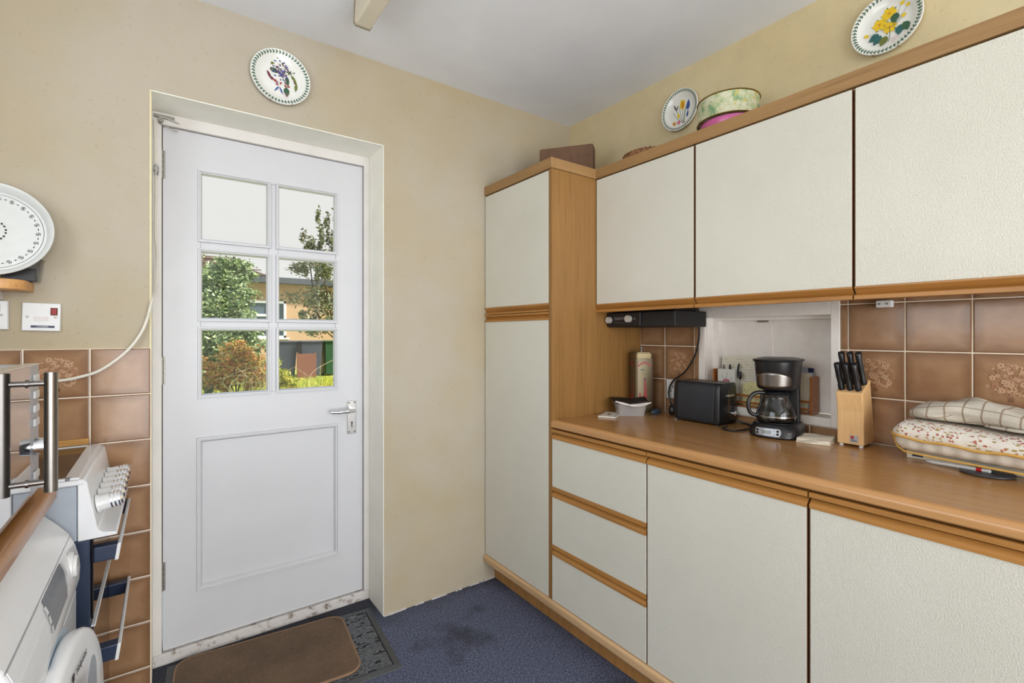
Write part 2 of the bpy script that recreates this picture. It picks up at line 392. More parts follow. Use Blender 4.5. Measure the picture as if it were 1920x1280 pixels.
# reveal lining of the door recess (paint skim)
b = MB()
b.box(DX1-.0005, DX1+.002, YB-.001, 2.222, .002, DZ).box(DX0, DX1, YB-.001, 2.222, DZ-.001, DZ+.002).box(DX0-.002, DX0+.0008, YB-.001, 2.222, .002, DZ)
rl = b.build('reveal_lining', m_reveal, wall_back); rl['label'] = 'smooth off-white painted door reveal'
b = MB().box(DX0-.004, DX0+.001, YB-.004, YB+.001, .005, DZ)
b.build('plaster_edge', plain('yellowed_plaster_edge', (226, 214, 170), .7), wall_back)
b = MB()   # flaky skim line where the wall meets the floor
rr = random.Random(4); x = DX1+.002
while x < 1.37:
    w = rr.uniform(.015, .05)
    if rr.random() < .45 or x > 1.25: b.box(x, min(x+w, 1.372), YB-.004-rr.uniform(0, .003), YB, .0, rr.uniform(.003, .008))
    x += w
b.build('flaking_plaster', m_sill, wall_back)
# ------------------------------------------------------------------ tiles
TM = {}
def tile_mesh(floral):
    b = MB().mat(m_tile); s = .0752; t = .007; e = .0035
    b.loft([[(x*k, y*k, z) for x, y in ((-1, -1), (1, -1), (1, 1), (-1, 1))] for k, z in ((s, 0), (s, t-.002), (s-.001, t-.0006), (s-e, t))])
    return b
def flower_print(seed):
    rr = random.Random(seed); b = MB(); z = .0073
    b.mat(m_fl3)
    for k in range(14):
        a = rr.uniform(-1.0, 1.0); L = rr.uniform(.03, .056); bx_ = rr.uniform(-.006, .006)
        pts = [(bx_+math.sin(a)*L*t*(.6+.6*t), -.056+1.7*L*t) for t in (0, .25, .5, .75, 1)]
        for (x0, y0), (x1, y1) in zip(pts, pts[1:]):
            b.poly([(x0-.0005, y0, z), (x0+.0005, y0, z), (x1+.0004, y1, z), (x1-.0004, y1, z)])
    n = 0
    for k in range(120):
        r_ = rr.uniform(0, 1)**.6*.047; a = rr.uniform(0, 2*PI); cx, cy = r_*math.cos(a)*1.05, r_*math.sin(a)+.002
        R = rr.choice((.0022, .003, .0036, .0045, .0065)); n += 1; zz = z+.000012*n
        b.mat(rr.choice((m_fl1, m_fl1, m_fl2)))
        for p in range(5):
            t = 2*PI*p/5+a; px, py = cx+math.cos(t)*R*.75, cy+math.sin(t)*R*.75
            b.poly([(px+math.cos(q*PI/3)*R*.5, py+math.sin(q*PI/3)*R*.5, zz) for q in range(6)])
        b.mat(m_fl3 if k % 3 else m_fl2)
        b.poly([(cx+math.cos(q*PI/3)*R*.32, cy+math.sin(q*PI/3)*R*.32, zz+.00002) for q in range(6)])
    return b
plain_tile = floral_tile = None
def put_tile(parent, c, rot, w, h, floral):
    """w,h full size of the tile in metres (cut tiles are narrower)"""
    global plain_tile
    if plain_tile is None:
        o = tile_mesh(False).build('tile', None, parent); plain_tile = o
    else:
        o = plain_tile.copy(); COL.objects.link(o); o.parent = parent
    o.location = c; o.rotation_euler = rot; o.scale = (w/.1504, h/.1504, 1)
    if floral:
        global floral_tile
        if floral_tile is None:
            p = flower_print(3).build('flower_print', None, o); floral_tile = p
        else:
            p = floral_tile.copy(); COL.objects.link(p); p.parent = o
        o['label'] = 'brown tile printed with a spray of small flowers'
    return o
RB = (PI/2, 0, 0); RR_ = (PI/2, 0, -PI/2); G = .0028
def tile_field(parent, wall, edges, rows, florals, skip=()):
    for i in range(len(edges)-1):
        for j in range(len(rows)-1):
            if (i, j) in skip: continue
            a0, a1 = sorted(edges[i:i+2]); z0, z1 = sorted(rows[j:j+2]); w, h = a1-a0-G, z1-z0-G
            ca, cz = (a0+a1)/2, (z0+z1)/2
            if wall == 'b': put_tile(parent, (ca, YB-.004, cz), RB, w, h, (i, j) in florals)
            else: put_tile(parent, (XR-.004, ca, cz), RR_, w, h, (i, j) in florals)
rowsB = [1.196-.1536*k for k in range(8)]+[.001]
rowsB[8] = .001
colsB = [-.0385, -.1935, -.3465, -.4995, -.6525, -.768]
tile_field(wall_back, 'b', colsB, rowsB, {(1, 0), (3, 0)})
MB().box(-.769, -.0385, YB-.0092, YB+.001, 0, 1.196).build('tile_grout', m_grout, wall_back)
rowsR = [1.3608, 1.3435, 1.1886, 1.035, .8855]
tile_field(wall_right, 'r', [1.526, 1.386, 1.233, 1.2125], rowsR, {(1, 2)})
tile_field(wall_right, 'r', [.6735, .6505, .4961, .3414, .187, .0325, -.122, -.2765], rowsR, {(1, 2), (3, 2)})
tile_field(wall_right, 'r', [1.2125, 1.079, .925, .771, .6735], [.9165, .8855], set())
b = MB().box(XR-.0092, XR+.001, 1.2125, 1.526, .8855, 1.3608).box(XR-.0092, XR+.001, -.2765, .6735, .8855, 1.3608).box(XR-.0092, XR+.001, .6735, 1.2125, .8855, .9165)
b.build('tile_grout', m_grout, wall_right)
# ------------------------------------------------------------------ door frame, sill, door
YD = 2.238
b = MB().box(DX0, -.009, 2.222, 2.30, .0435, 2.03).box(.755, DX1, 2.222, 2.30, .0435, 2.03).box(DX0, DX1, 2.222, 2.30, 2.028, DZ)
b.box(-.009, .004, 2.284, 2.30, .29, 2.028).box(.742, .755, 2.284, 2.30, .04, 2.028).box(-.009, .755, 2.284, 2.30, 2.016, 2.028)
struct(b, 'trim_1', m_frame, bevel=.002)
struct(MB().box(DX0+.0, DX1, 2.222, 2.34, 0, .043), 'trim_2', m_sill, bevel=.004)
for q_ in (0,):
    b = MB().box(-.0088, -.0062, 2.246, 2.25, .29, 2.027).box(.7522, .7548, 2.246, 2.25, .05, 2.027).box(-.006, .752, 2.246, 2.25, 2.0252, 2.0278)
    [tag(o_, kind='structure') for o_ in b.build_split('door_gap_shade', m_carc)]  # dark strips stand in for the shade in the gaps round the door
struct(MB().box(-.3, 1.1, 2.36, 3.1, -.1, .02), 'doorstep', plain('pale_concrete', (226, 222, 214), .8))
door = bpy.data.objects.new('door_1', None); COL.objects.link(door); door.location = (-.006, YD, .047); tag(door, kind='structure')
dx0, dx1, dz0, dz1 = -.006, .752, .047, 2.025
gx = [.113, .354, .391, .630]; gz = [1.0, 1.262, 1.301, 1.570, 1.612, 1.876]
y0, y1 = YD, YD+.042
b = W_(door)
b.box(dx0, gx[0], y0, y1, dz0, dz1).box(gx[3], dx1, y0, y1, dz0, dz1)
b.box(gx[0], gx[3], y0, y1, gz[5], dz1).box(gx[0], gx[3], y0, y1, .835, gz[0]).box(gx[0], gx[3], y0, y1, dz0, .240)
b.build('stile_and_rail', m_door, door)
b = W_(door).box(gx[1], gx[2], y0+.003, y1-.004, gz[0], gz[5])
for k in (1, 3): b.box(gx[0], gx[1], y0+.003, y1-.004, gz[k], gz[k+1]); b.box(gx[2], gx[3], y0+.003, y1-.004, gz[k], gz[k+1])
b.build_split('glazing_bar', m_door, door, bevel=.002)
W_(door).box(gx[0], gx[3], y0+.014, y1-.01, .24, .835).build('lower_panel', m_door, door)
def moulding(b, x0, x1, z0, z1, yf, w, d):
    # sloping bead round an opening: outer edge proud at yf, inner edge set back by d
    prof = [(0, -.001), (.08, -.007), (.36, -.007), (.44, -.001), (.66, -.001), (1, d)]
    rings = []
    for t, dy in prof:
        o = w*t
        rings.append([(x0+o, yf+dy, z0+o), (x1-o, yf+dy, z0+o), (x1-o, yf+dy, z1-o), (x0+o, yf+dy, z1-o)])
    b.loft(rings, cap=False)
b = W_(door)
for xa, xb in ((gx[0], gx[1]), (gx[2], gx[3])):
    for za, zb in ((gz[0], gz[1]), (gz[2], gz[3]), (gz[4], gz[5])): moulding(b, xa-.009, xb+.009, za-.009, zb+.009, y0, .016, .018)
b.build_split('glazing_bead', m_door, door, solid=.001)
b = W_(door); moulding(b, .100, .644, .238, .838, y0, .020, .0125); b.build('panel_moulding', m_door, door, solid=.001)
for xa, xb in ((gx[0], gx[1]), (gx[2], gx[3])):
    for za, zb in ((gz[0], gz[1]), (gz[2], gz[3]), (gz[4], gz[5])):
        W_(door).box(xa, xb, y0+.020, y0+.024, za, zb).build('glass_pane', m_glass, door)
for z0_, z1_ in ((1.83, 1.933), (1.053, 1.157), (.277, .382)):
    b = W_(door)
    for q in range(5):
        h = (z1_-z0_)/5; b.cyl((-.0085, YD-.007, z0_+q*h+.0008), (-.0085, YD-.007, z0_+(q+1)*h-.0008), .0052, n=10)
    b.box(-.018, .002, YD-.003, YD-.0005, z0_, z1_); b.build('hinge', m_hinge, door, smooth=True)
b = W_(door).box(.679, .723, YD-.005, YD+.0005, .782, .936)
hp = b.build('handle_plate', m_chrome, door, bevel=.003)
b = MB(); b.off = Vector(door.location)
b.cyl((.703, YD-.005, .894), (.703, YD-.045, .894), .0105, n=16); b.tube([(.705, YD-.043, .894), (.67, YD-.047, .894), (.63, YD-.047, .893), (.598, YD-.043, .895)], [.010]*7+[.009]*6+[.0075]*6, n=12)
b.build('lever', m_chrome, hp, smooth=True)
b = MB(); b.off = Vector(door.location)
for xx in (.688, .714):
    for zz in (.792, .926): b.cyl((xx, YD-.0048, zz), (xx, YD-.0062, zz), .0035, n=10)
b.box(.699, .703, YD-.006, YD-.004, .812, .832); b.cyl((.701, YD-.005, .834), (.701, YD-.0062, .834), .0045, n=12)
b.build_split('screw', m_carc, hp)
# ------------------------------------------------------------------ worktop, cupboards
XT = 1.3085; XU = 1.57; YT = 1.527; WT = .884
def top_handle(b, y0, y1, z):     # grip strip along the top of a drawer or door; z = its lowest point
    b.prism([(XT+.018, z), (XT-.003, z), (XT-.003, z+.008), (XT+.011, z+.021), (XT+.018, z+.021)], y0, y1)
def rail(b, X, y0, y1, z, h): b.box(X-.002, X+.018, y0, y1, z, z+h)
# tall larder cupboard
t = thing('larder_cupboard', 'tall narrow cream two-door larder cupboard with oak side panel in the corner', 'cupboard', (XT, YT, 0))
W_(t).box(XT, 1.884, YT, YT+.018, .137, 1.936).build('side_panel', m_oak_z, t)
W_(t).box(XT+.02, 1.884, YT+.0185, 2.038, .137, 1.936).build('body', m_carc, t)
def part_door(parent, y0, y1, z0, z1, X):
    return W_(parent).box(X, X+.018, y0, y1, z0, z1).build('door', m_lam, parent, bevel=.0012, seg=1)
d1 = part_door(t, YT+.020, 2.038, .137, 1.303, XT); d2 = part_door(t, YT+.020, 2.038, 1.373, 1.9325, XT)
b = W_(t); b.prism([(XT+.018, 1.373), (XT-.003, 1.373), (XT-.003, 1.367), (XT+.011, 1.352), (XT-.003, 1.346), (XT-.003, 1.339), (XT+.018, 1.339)], YT+.020, 2.038)
b.build('grip_strip', m_oak_y, d2)
b = W_(t); b.prism([(XT+.018, 1.303), (XT-.003, 1.303), (XT-.003, 1.309), (XT+.011, 1.323), (XT-.003, 1.329), (XT-.003, 1.336), (XT+.018, 1.336)], YT+.020, 2.038)
b.build('grip_strip', m_oak_y, d1)
# wall cupboards
def wall_cab(y0, y1, label, grp=None):
    t = thing('wall_cupboard', label, 'cupboard', (XU, y0, 1.34), 0, grp)
    W_(t).box(XU+.02, 1.884, y0+.0005, y1-.0005, 1.3625, 1.936).build('body', m_carc, t)
    d = W_(t).box(XU, XU+.018, y0+.0043, y1-.0043, 1.376, 1.9325).build('door', m_lam, t, bevel=.0008, seg=1)
    W_(t).box(XU+.0006, XU+.018, y0+.0022, y0+.0042, 1.376, 1.9325).box(XU+.0006, XU+.018, y1-.0042, y1-.0022, 1.376, 1.9325).build_split('edge_band', m_band, d)
    b = W_(t); b.prism([(XU+.018, 1.376), (XU-.003, 1.376), (XU-.003, 1.3715), (XU+.013, 1.3545), (XU+.018, 1.3545)], y0+.003, y1-.003)
    b.prism([(XU+.03, 1.354), (XU+.006, 1.354), (XU-.003, 1.3505), (XU-.003, 1.340), (XU+.03, 1.340)], y0+.002, y1-.002)
    b.build('grip_strip', m_oak_y, d); return t
wall_cab(1.031, 1.527, 'cream wall cupboard above the radio and toaster, next to the larder')
wall_cab(.531, 1.031, 'cream wall cupboard over the coffee maker and serving hatch, the middle one')
wall_cab(.031, .531, 'cream wall cupboard over the folded towels, cut off by the right edge of the photo')
# base units
t = thing('drawer_unit', 'cream base unit with three wide drawers beside the larder', 'drawers', (XT, 1.04, 0))
W_(t).box(XT+.02, 1.884, 1.0405, 1.5265, .137, .850).build('body', m_carc, t)
zs = [(.137, .326), (.3675, .5665), (.6085, .808)]
for i, (za, zb) in enumerate(zs):
    y0_, y1_ = 1.042, 1.524
    d = W_(t).box(XT, XT+.018, y0_, y1_, za, zb).build('drawer', m_lam, t, bevel=.001, seg=1)
    b = W_(t); top_handle(b, y0_, y1_, zb)
    if i: rail(b, XT, y0_, y1_, za-.0145, .0145)
    b.build('grip_strip', m_oak_y, d)
b = W_(t); rail(b, XT, 1.041, 1.525, .8345, .0125); b.build('top_rail', m_oak_y, t)
def base_cab(y0, y1, label):
    t = thing('base_cupboard', label, 'cupboard', (XT, y0, 0))
    W_(t).box(XT+.02, 1.884, y0+.0005, y1-.0005, .137, .850).build('body', m_carc, t)
    d = W_(t).box(XT, XT+.018, y0+.0043, y1-.0043, .137, .808).build('door', m_lam, t, bevel=.0008, seg=1)
    W_(t).box(XT+.0006, XT+.018, y0+.0022, y0+.0042, .137, .808).box(XT+.0006, XT+.018, y1-.0042, y1-.0022, .137, .808).build_split('edge_band', m_band, d)
    b = W_(t); top_handle(b, y0+.003, y1-.003, .808); b.build('grip_strip', m_oak_y, d)
    b = W_(t); rail(b, XT, y0+.002, y1-.002, .8345, .0125); b.build('top_rail', m_oak_y, t)
    return t
base_cab(.54, 1.04, 'cream base cupboard right beside the three drawers, under the coffee maker')
base_cab(.04, .54, 'cream base cupboard at the lower right corner of the photo, under the folded towels')
# worktop with a rounded front nose
t = thing('worktop', 'long oak-effect laminate worktop along the right wall', 'worktop', (XT, -.46, .853))
prof = [(XR-.004, .853), (XT+.001, .853), (XT-.003, .857), (XT-.003, .868)]+[(XT+.013-.016*math.cos(a), .868+.016*math.sin(a)) for a in [PI/2*k/6 for k in range(1, 7)]]+[(XT+.03, WT), (XR-.004, WT)]
pn = [(max(x, XT+.016) if x > XT+.0165 else x, z) for x, z in prof]
W_(t).prism([(XT+.016, .853)]+[p for p in prof if p[0] < XT+.016]+[(XT+.016, WT)], -.46, YT-.0008).build('front_edge', m_nose, t, smooth=True, auto=30)
W_(t).box(XT+.0162, XR-.004, -.46, YT-.0008, .853, WT).build('surface', m_work, t)
# cornice
t = thing('cornice', 'narrow oak cornice running along the tops of the cupboards', 'cornice', (XU, 0, 1.938))
b = W_(t); zb, zt = 1.938, 1.982
b.box(XU-.003, XU+.017, -.0, YT+.001, zb, zt); b.box(XT-.004, XT+.016, YT-.003, 2.042, zb, zt)
b.build_split('cornice_board', m_corn, t, bevel=.0015)
b = W_(t); b.box(XT+.016, XU+.017, YT-.003, YT+.016, zb, zt); b.build('cornice_return', m_cornx, t, bevel=.0015)
# plinth
t = thing('plinth', 'oak plinth with projecting rounded lip under the cupboards', 'plinth', (XT, 0, 0))
prof = [(XT+.03, .134), (XT, .134)]+[(XT+.000-.010*math.sin(a), .124+.010*math.cos(a)) for a in [PI/2*k/4 for k in range(1, 5)]]+[(XT-.010, .104), (XT-.002, .094), (XT+.03, .094)]
W_(t).prism(prof, .0, 2.04).build('lip', oak('oak_lip', 'y', (206, 170, 128), .35), t, smooth=True, auto=35)
W_(t).box(1.366, 1.382, .0, 2.04, .001, .0995).build('kick_board', oak('oak_kick_board', 'z', (176, 128, 74), .5), t)
# ------------------------------------------------------------------ serving hatch
t = bpy.data.objects.new('serving_hatch', None); COL.objects.link(t); t.location = (XR, .94, .918); tag(t, kind='structure')
b = W_(t); f0, f1 = XR-.012, XR
b.box(f0, f1, 1.182, 1.2115, .918, 1.3605).box(f0, f1, .6745, .703, .918, 1.3605).box(f0, f1, .703, 1.182, .918, .949).box(f0, f1, .703, 1.182, 1.311, 1.3605)
b.build('architrave', m_hatch, t, bevel=.002)
b = W_(t); b.box(f1, XR+.095, 1.180, 1.1895, HZ0, HZ1).box(f1, XR+.095, .6955, .704, HZ0, HZ1).box(f1, XR+.095, .704, 1.180, HZ0+.0005, .949).box(f1, XR+.095, .704, 1.180, 1.312, HZ1)
b.box(XR+.045, XR+.075, 1.155, 1.180, .949, 1.312).box(XR+.045, XR+.075, .704, .712, .949, 1.312).box(XR+.045, XR+.075, .712, 1.155, 1.298, 1.312)
b.build('lining', m_hatch, t)
W_(t).box(XR+.076, XR+.09, .9425, 1.178, .951, 1.31).build('hatch_door', m_hatch, t, bevel=.0015)
W_(t).box(XR+.076, XR+.09, .706, .9395, .951, 1.31).build('hatch_door', m_hatch, t, bevel=.0015)
W_(t).box(XR+.068, XR+.076, .957, .998, 1.290, 1.2975).build('catch', m_hinge, t)
# ------------------------------------------------------------------ ceiling light
t = thing('strip_light', 'yellowed box-shaped strip light fitting on the ceiling', 'light fitting', (.571, 1.12, ZC))
W_(t).prism([(.545, ZC), (.541, 2.345), (.547, 2.335), (.597, 2.335), (.603, 2.345), (.598, ZC)], .52, 1.695).build('diffuser', m_tube, t, bevel=.002)
W_(t).prism([(.543, ZC), (.539, 2.343), (.546, 2.333), (.598, 2.333), (.605, 2.343), (.600, ZC)], 1.6955, 1.703).build('end_cap', plain('end_cap_plastic', (150, 140, 120), .5), t)
# ------------------------------------------------------------------ floor mats
def rounded(w, h, r, n=6):
    out = []
    for cx, cy, a0 in ((w-r, h-r, 0), (-w+r, h-r, PI/2), (-w+r, -h+r, PI), (w-r, -h+r, 1.5*PI)):
        for k in range(n+1): a = a0+PI/2*k/n; out.append((cx+r*math.cos(a), cy+r*math.sin(a)))
    return out
t = thing('rubber_doormat', 'grey ribbed rubber doormat on the carpet, sticking out from under the brown mat', 'doormat', (.362, 1.945, .0), math.radians(-4.5))
W2, H2 = .375, .228
b = MB(); ro = [(-W2, -H2), (W2, -H2), (W2, H2), (-W2, H2)]
b.loft([[(x, y, .0005) for x, y in ro], [(x*.996, y*.996, .003) for x, y in ro], [(x*.955, y*.925, .009) for x, y in ro], [(x*.935, y*.895, .009) for x, y in ro], [(x*.93, y*.89, .004) for x, y in ro]])
b.build('border', m_rubber, t)
MB().box(-W2*.93, W2*.93, -H2*.89, H2*.89, .0036, .0044).build('well', plain('dark_rubber', (34, 35, 37), .6), t)
b = MB(); rr = random.Random(5); b.mat(plain('rubber_rib', (106, 108, 112), .35, var=.35, scale=90))
y = -.198
while y < .198:
    x = -.345
    while x < .343:
        L = rr.uniform(.004, .03)
        if rr.random() < .86: b.box(x, min(x+L, .345), y, y+.0042, .004, .0082+rr.uniform(-.0015, .0008))
        x += L+rr.uniform(.001, .003)
    y += .0088
b.build('ribbing', None, t, kind='stuff')
t = thing('brown_doormat', 'worn brown pile mat with rounded corners in front of the back door', 'doormat', (.312, 1.972, .0098), math.radians(-5.2))
pl = rounded(.300, .202, .055)
MB().prism([(x*.975, y*.965) for x, y in pl], 0, .008, 'z').build('pile', m_mat, t)
ring = [Vector((x*.985, y*.98, .004)) for x, y in pl]; b = MB().tube(ring+[ring[0]], .0052, n=6, smooth=False); b.build('edging', m_matedge, t, smooth=True)
# ================================================================== text and flat print helpers
def text_obj(s, size, mat, parent, loc, rot, name='lettering', ext=.0002, squash=1.0):
    cu = bpy.data.curves.new(name, 'FONT'); cu.body = s; cu.size = size; cu.extrude = ext; cu.align_x = 'CENTER'; cu.resolution_u = 2
    o = bpy.data.objects.new('tmp', cu); COL.objects.link(o); bpy.context.view_layer.update()
    me = bpy.data.meshes.new_from_object(o.evaluated_get(bpy.context.evaluated_depsgraph_get())); me.name = name
    bpy.data.objects.remove(o); me.materials.clear(); me.materials.append(mat)
    r = bpy.data.objects.new(name, me); COL.objects.link(r); r.parent = parent; r.location = loc; r.rotation_euler = rot; r.scale = (squash, 1, 1)
    return r
def petal(b, x, y, a, L, w, z, n=7):
    """leaf or petal shape from (x,y) pointing along angle a"""
    pts = []
    for k in range(n+1):
        t = k/n; pts.append((L*t, w*math.sin(PI*t**.8)))
    for k in range(n-1, 0, -1):
        t = k/n; pts.append((L*t, -w*math.sin(PI*t**.8)))
    ca, sa = math.cos(a), math.sin(a); z0 = z if callable(z) else (lambda X, Y: z)
    b.poly([(x+u*ca-v*sa, y+u*sa+v*ca, z0(x+u*ca-v*sa, y+u*sa+v*ca)) for u, v in pts])
def disc(b, x, y, r, z, n=10): b.poly([(x+r*math.cos(2*PI*k/n), y+r*math.sin(2*PI*k/n), z) for k in range(n)])
def stroke(b, pts, w, z):
    for (x0, y0), (x1, y1) in zip(pts, pts[1:]):
        d = Vector((x1-x0, y1-y0)); d = d.normalized() if d.length else d; nx, ny = -d.y*w/2, d.x*w/2
        b.poly([(x0+nx, y0+ny, z), (x1+nx, y1+ny, z), (x1-nx, y1-ny, z), (x0-nx, y0-ny, z)])
def arcpts(x0, y0, x1, y1, bend, n=6):
    out = []
    for k in range(n+1):
        t = k/n; out.append((x0+(x1-x0)*t-(y1-y0)*bend*4*t*(1-t), y0+(y1-y0)*t+(x1-x0)*bend*4*t*(1-t)))
    return out
# ================================================================== botanical plates (local: face +Z, up +Y)
def plate(label, R, loc, rot, design):
    t = thing('wall_plate', label, 'plate', loc, 0, 'decorative plates on the walls'); t.rotation_euler = rot
    MB().lathe([(0, 0), (R*.6, 0), (R*.98, .012), (R, .0165), (R*.985, .0195), (R*.82, .0145), (R*.72, .004), (R*.55, .003), (0, .003)], 64).build('dish', m_china, t, smooth=True, auto=60)
    b = MB(); f = lambda X, Y: .0145+(math.hypot(X, Y)/R-.82)/.165*.005+.0008
    n = 52
    for k in range(n):
        a = 2*PI*k/n; b.mat(m_green)
        for s_, rr_ in ((1, .895), (-1, .895)):
            petal(b, R*rr_*math.cos(a), R*rr_*math.sin(a), a+PI/2-s_*.75, R*.095, R*.020, f, 4)
    for k in range(90):
        a, a2 = 2*PI*k/90, 2*PI*(k+1)/90; b.poly([(R*q*math.cos(w_), R*q*math.sin(w_), f(R*q, 0)+.0001) for q, w_ in ((.890, a), (.902, a), (.902, a2), (.890, a2))])
    b.build('leaf_border', None, t)
    b = MB(); z = .0036; q = [0]
    def Z(): q[0] += 1; return z+q[0]*.00003
    r = R*.72
    if design == 'purple':
        b.mat(m_green); petal(b, -.10*r, .25*r, 2.7, .42*r, .12*r, Z()); petal(b, .28*r, .20*r, -1.45, .55*r, .10*r, Z()); petal(b, .26*r, -.38*r, -1.5, .5*r, .14*r, Z())
        stroke(b, arcpts(.0, .3*r, .22*r, -.4*r, .06), .02*r, Z()); stroke(b, arcpts(.3*r, -.8*r, .36*r, -1.0*r, .1), .02*r, Z())
        b.mat(m_olive)
        for a in range(6): petal(b, .42*r, .40*r, a*1.05, .16*r, .03*r, Z())
        petal(b, .40*r, .40*r, 2.6, .34*r, .03*r, Z()); petal(b, .5*r, .34*r, -1.3, .3*r, .03*r, Z()); petal(b, -.45*r, .62*r, .4, .2*r, .08*r, Z())
        rr_ = random.Random(2)
        for k in range(70):
            b.mat(rr_.choice((m_purp, m_purp, m_greyp, m_bfly, m_blu, m_maroon))); petal(b, rr_.gauss(.05, .21)*r, rr_.gauss(.34, .22)*r, rr_.uniform(0, 6.28), .14*r, .032*r, Z())
        b.mat(m_maroon); petal(b, -.62*r, .22*r, -1.1, .5*r, .06*r, Z()); petal(b, -.5*r, -.02*r, -.7, .34*r, .05*r, Z()); petal(b, .62*r, .12*r, -1.2, .36*r, .06*r, Z())
        b.mat(m_olive); petal(b, .55*r, .28*r, -1.1, .5*r, .05*r, Z()); petal(b, .74*r, -.1*r, -1.7, .42*r, .07*r, Z())
        b.mat(m_redp)
        for k in range(6): petal(b, (-.35+.13*k)*r, (-.2-.09*(k % 3))*r, k*1.3+.3, .16*r, .045*r, Z())
        b.mat(m_blu); petal(b, -.08*r, -.45*r, -2.2, .38*r, .035*r, Z()); petal(b, -.06*r, -.45*r, -1.15, .42*r, .035*r, Z())
    elif design == 'yellow':
        for x, y, s_ in ((-.30, .14, 1), (.08, .48, 1.05), (.10, -.16, 1)):
            b.mat(m_green)
            for a in range(5): petal(b, x*r, y*r, a*1.25+.6, .34*r*s_, .05*r, Z())
        for x, y, s_ in ((-.30, .14, 1), (.08, .48, 1.05), (.10, -.16, 1)):
            b.mat(m_yel)
            for a in range(6): petal(b, x*r, y*r, a*1.05, .30*r*s_, .135*r, Z())
            b.mat(m_oran)
            for a in range(6): stroke(b, [(x*r, y*r), ((x+.2*math.cos(a*1.05+.5))*r, (y+.2*math.sin(a*1.05+.5))*r)], .012*r, Z())
            disc(b, x*r, y*r, .05*r, Z())
        for x, y, a in ((.48, .66, .6), (.72, .46, .9), (.55, .05, .8), (-.72, -.22, 2.6)):
            b.mat(m_yel); petal(b, x*r, y*r, a, .22*r, .08*r, Z()); b.mat(m_green); stroke(b, arcpts(x*r, y*r, .2*r, -.2*r, .06), .012*r, Z())
        for x, y, a, m_ in ((.36, .38, -1.9, m_green), (-.22, -.40, -2.3, m_grn2), (.5, -.25, -1.7, m_grn2), (-.02, -.52, -2.1, m_olive), (-.3, -.3, -2.7, m_grn2), (.62, -.2, -1.2, m_green)):
            b.mat(m_); petal(b, x*r, y*r, a, .46*r, .17*r, Z())
        b.mat(m_green); stroke(b, arcpts(.10*r, -.2*r, .06*r, -.85*r, .05), .02*r, Z())
    else:
        r *= 1.22
        b.mat(m_green)
        for x, e_ in ((-.5, -.1), (-.3, 0), (-.1, .1), (.15, .05), (.32, -.02), (.4, .1)): stroke(b, arcpts(.22*r, -.8*r, x*r, .15*r+e_*r, .06), .02*r, Z())
        b.mat(m_yel); petal(b, .10*r, .0, 1.75, .62*r, .13*r, Z()); petal(b, .1*r, .0, 1.45, .6*r, .12*r, Z()); petal(b, -.1*r, -.4*r, 1.9, .36*r, .07*r, Z())
        b.mat(m_oran); petal(b, .10*r, .05*r, 1.6, .5*r, .10*r, Z())
        b.mat(m_blu); petal(b, .42*r, -.12*r, 1.5, .6*r, .11*r, Z()); petal(b, .38*r, -.5*r, 1.4, .4*r, .06*r, Z())
        b.mat(m_greyp); petal(b, -.3*r, .1*r, 2.0, .4*r, .06*r, Z()); petal(b, -.3*r, .05*r, 1.2, .35*r, .05*r, Z())
        for x, m_ in ((-.42, m_oran), (-.12, m_pinkp)):
            b.mat(m_)
            for a in range(5): petal(b, x*r, -.62*r, a*1.26, .15*r, .05*r, Z())
    b.mat(m_pinkp)
    for k in range(4): stroke(b, [((.16)*r, -(.72+.07*k)*r), ((.44-.05*k)*r, -(.72+.07*k)*r)], .012*r, Z())
    b.build('flower_print', None, t)
    b = MB()
    for sx in (-.35, .35):
        b.tube([(sx*R, -R*.93, .004), (sx*R, -R*.955, .019), (sx*R, -R*.90, .0195)], .0011, n=5)
    b.build_split('wire_hanger', m_brass, t)
    return t
FB = (PI/2, 0, 0); FR = (PI/2, 0, -PI/2)
plate('round plate with purple flower print above the back door', .107, (.364, YB-.003, 2.235), (math.radians(88), 0, 0), 'purple')
plate('small plate with yellow and blue crocus print near the cake tin', .093, (XR-.003, 1.303, 2.247), (math.radians(88), 0, -PI/2), 'crocus')
plate('plate with yellow flowers high above the cupboards, cut off by the top edge', .096, (XR-.003, .543, 2.236), (math.radians(88), 0, -PI/2), 'yellow')
# ================================================================== things on top of the cupboards
t = thing('cardboard_box', 'plain brown box standing at an angle on top of the larder cupboard', 'box', (1.56, 1.715, 1.9362), math.radians(-53.5))
MB().box(-.13, .13, -.005, .07, 0, .206).build('carton', m_brick, t, bevel=.006)
MB().box(-.129, .129, .03, .034, .202, .2072).build('lid_seam', m_carc, t)
t = thing('cane_basket', 'low round woven cane basket on top of the first wall cupboard', 'basket', (1.745, 1.365, 1.9362))
MB().lathe([(0, 0), (.112, 0), (.118, .01), (.118, .090), (.112, .094), (.110, .02), (0, .018)], 44).build('wall', m_cane, t, smooth=True, auto=50)
b = MB()
for k in range(44):
    a = 2*PI*k/44; a2 = 2*PI*(k+1)/44
    b.tube([(.116*math.cos(a), .116*math.sin(a), .091), (.1185*math.cos((a+a2)/2), .1185*math.sin((a+a2)/2), .093), (.116*math.cos(a2), .116*math.sin(a2), .091)], .0035, n=5, smooth=False)
b.build('rim_braid', m_cane, t, smooth=True)
CT = (1.748, 1.000)
t = thing('pink_cake_tin', 'pink round tin with white butterflies underneath the green floral tin', 'tin', (CT[0], CT[1], 1.9362))
MB().lathe([(0, 0), (.098, 0), (.100, .004), (.100, .082), (.103, .086), (.103, .1055), (0, .1055)], 56).build('body', m_pink, t, smooth=True, auto=40)
b = MB(); b.mat(m_bfly); rr = random.Random(3)
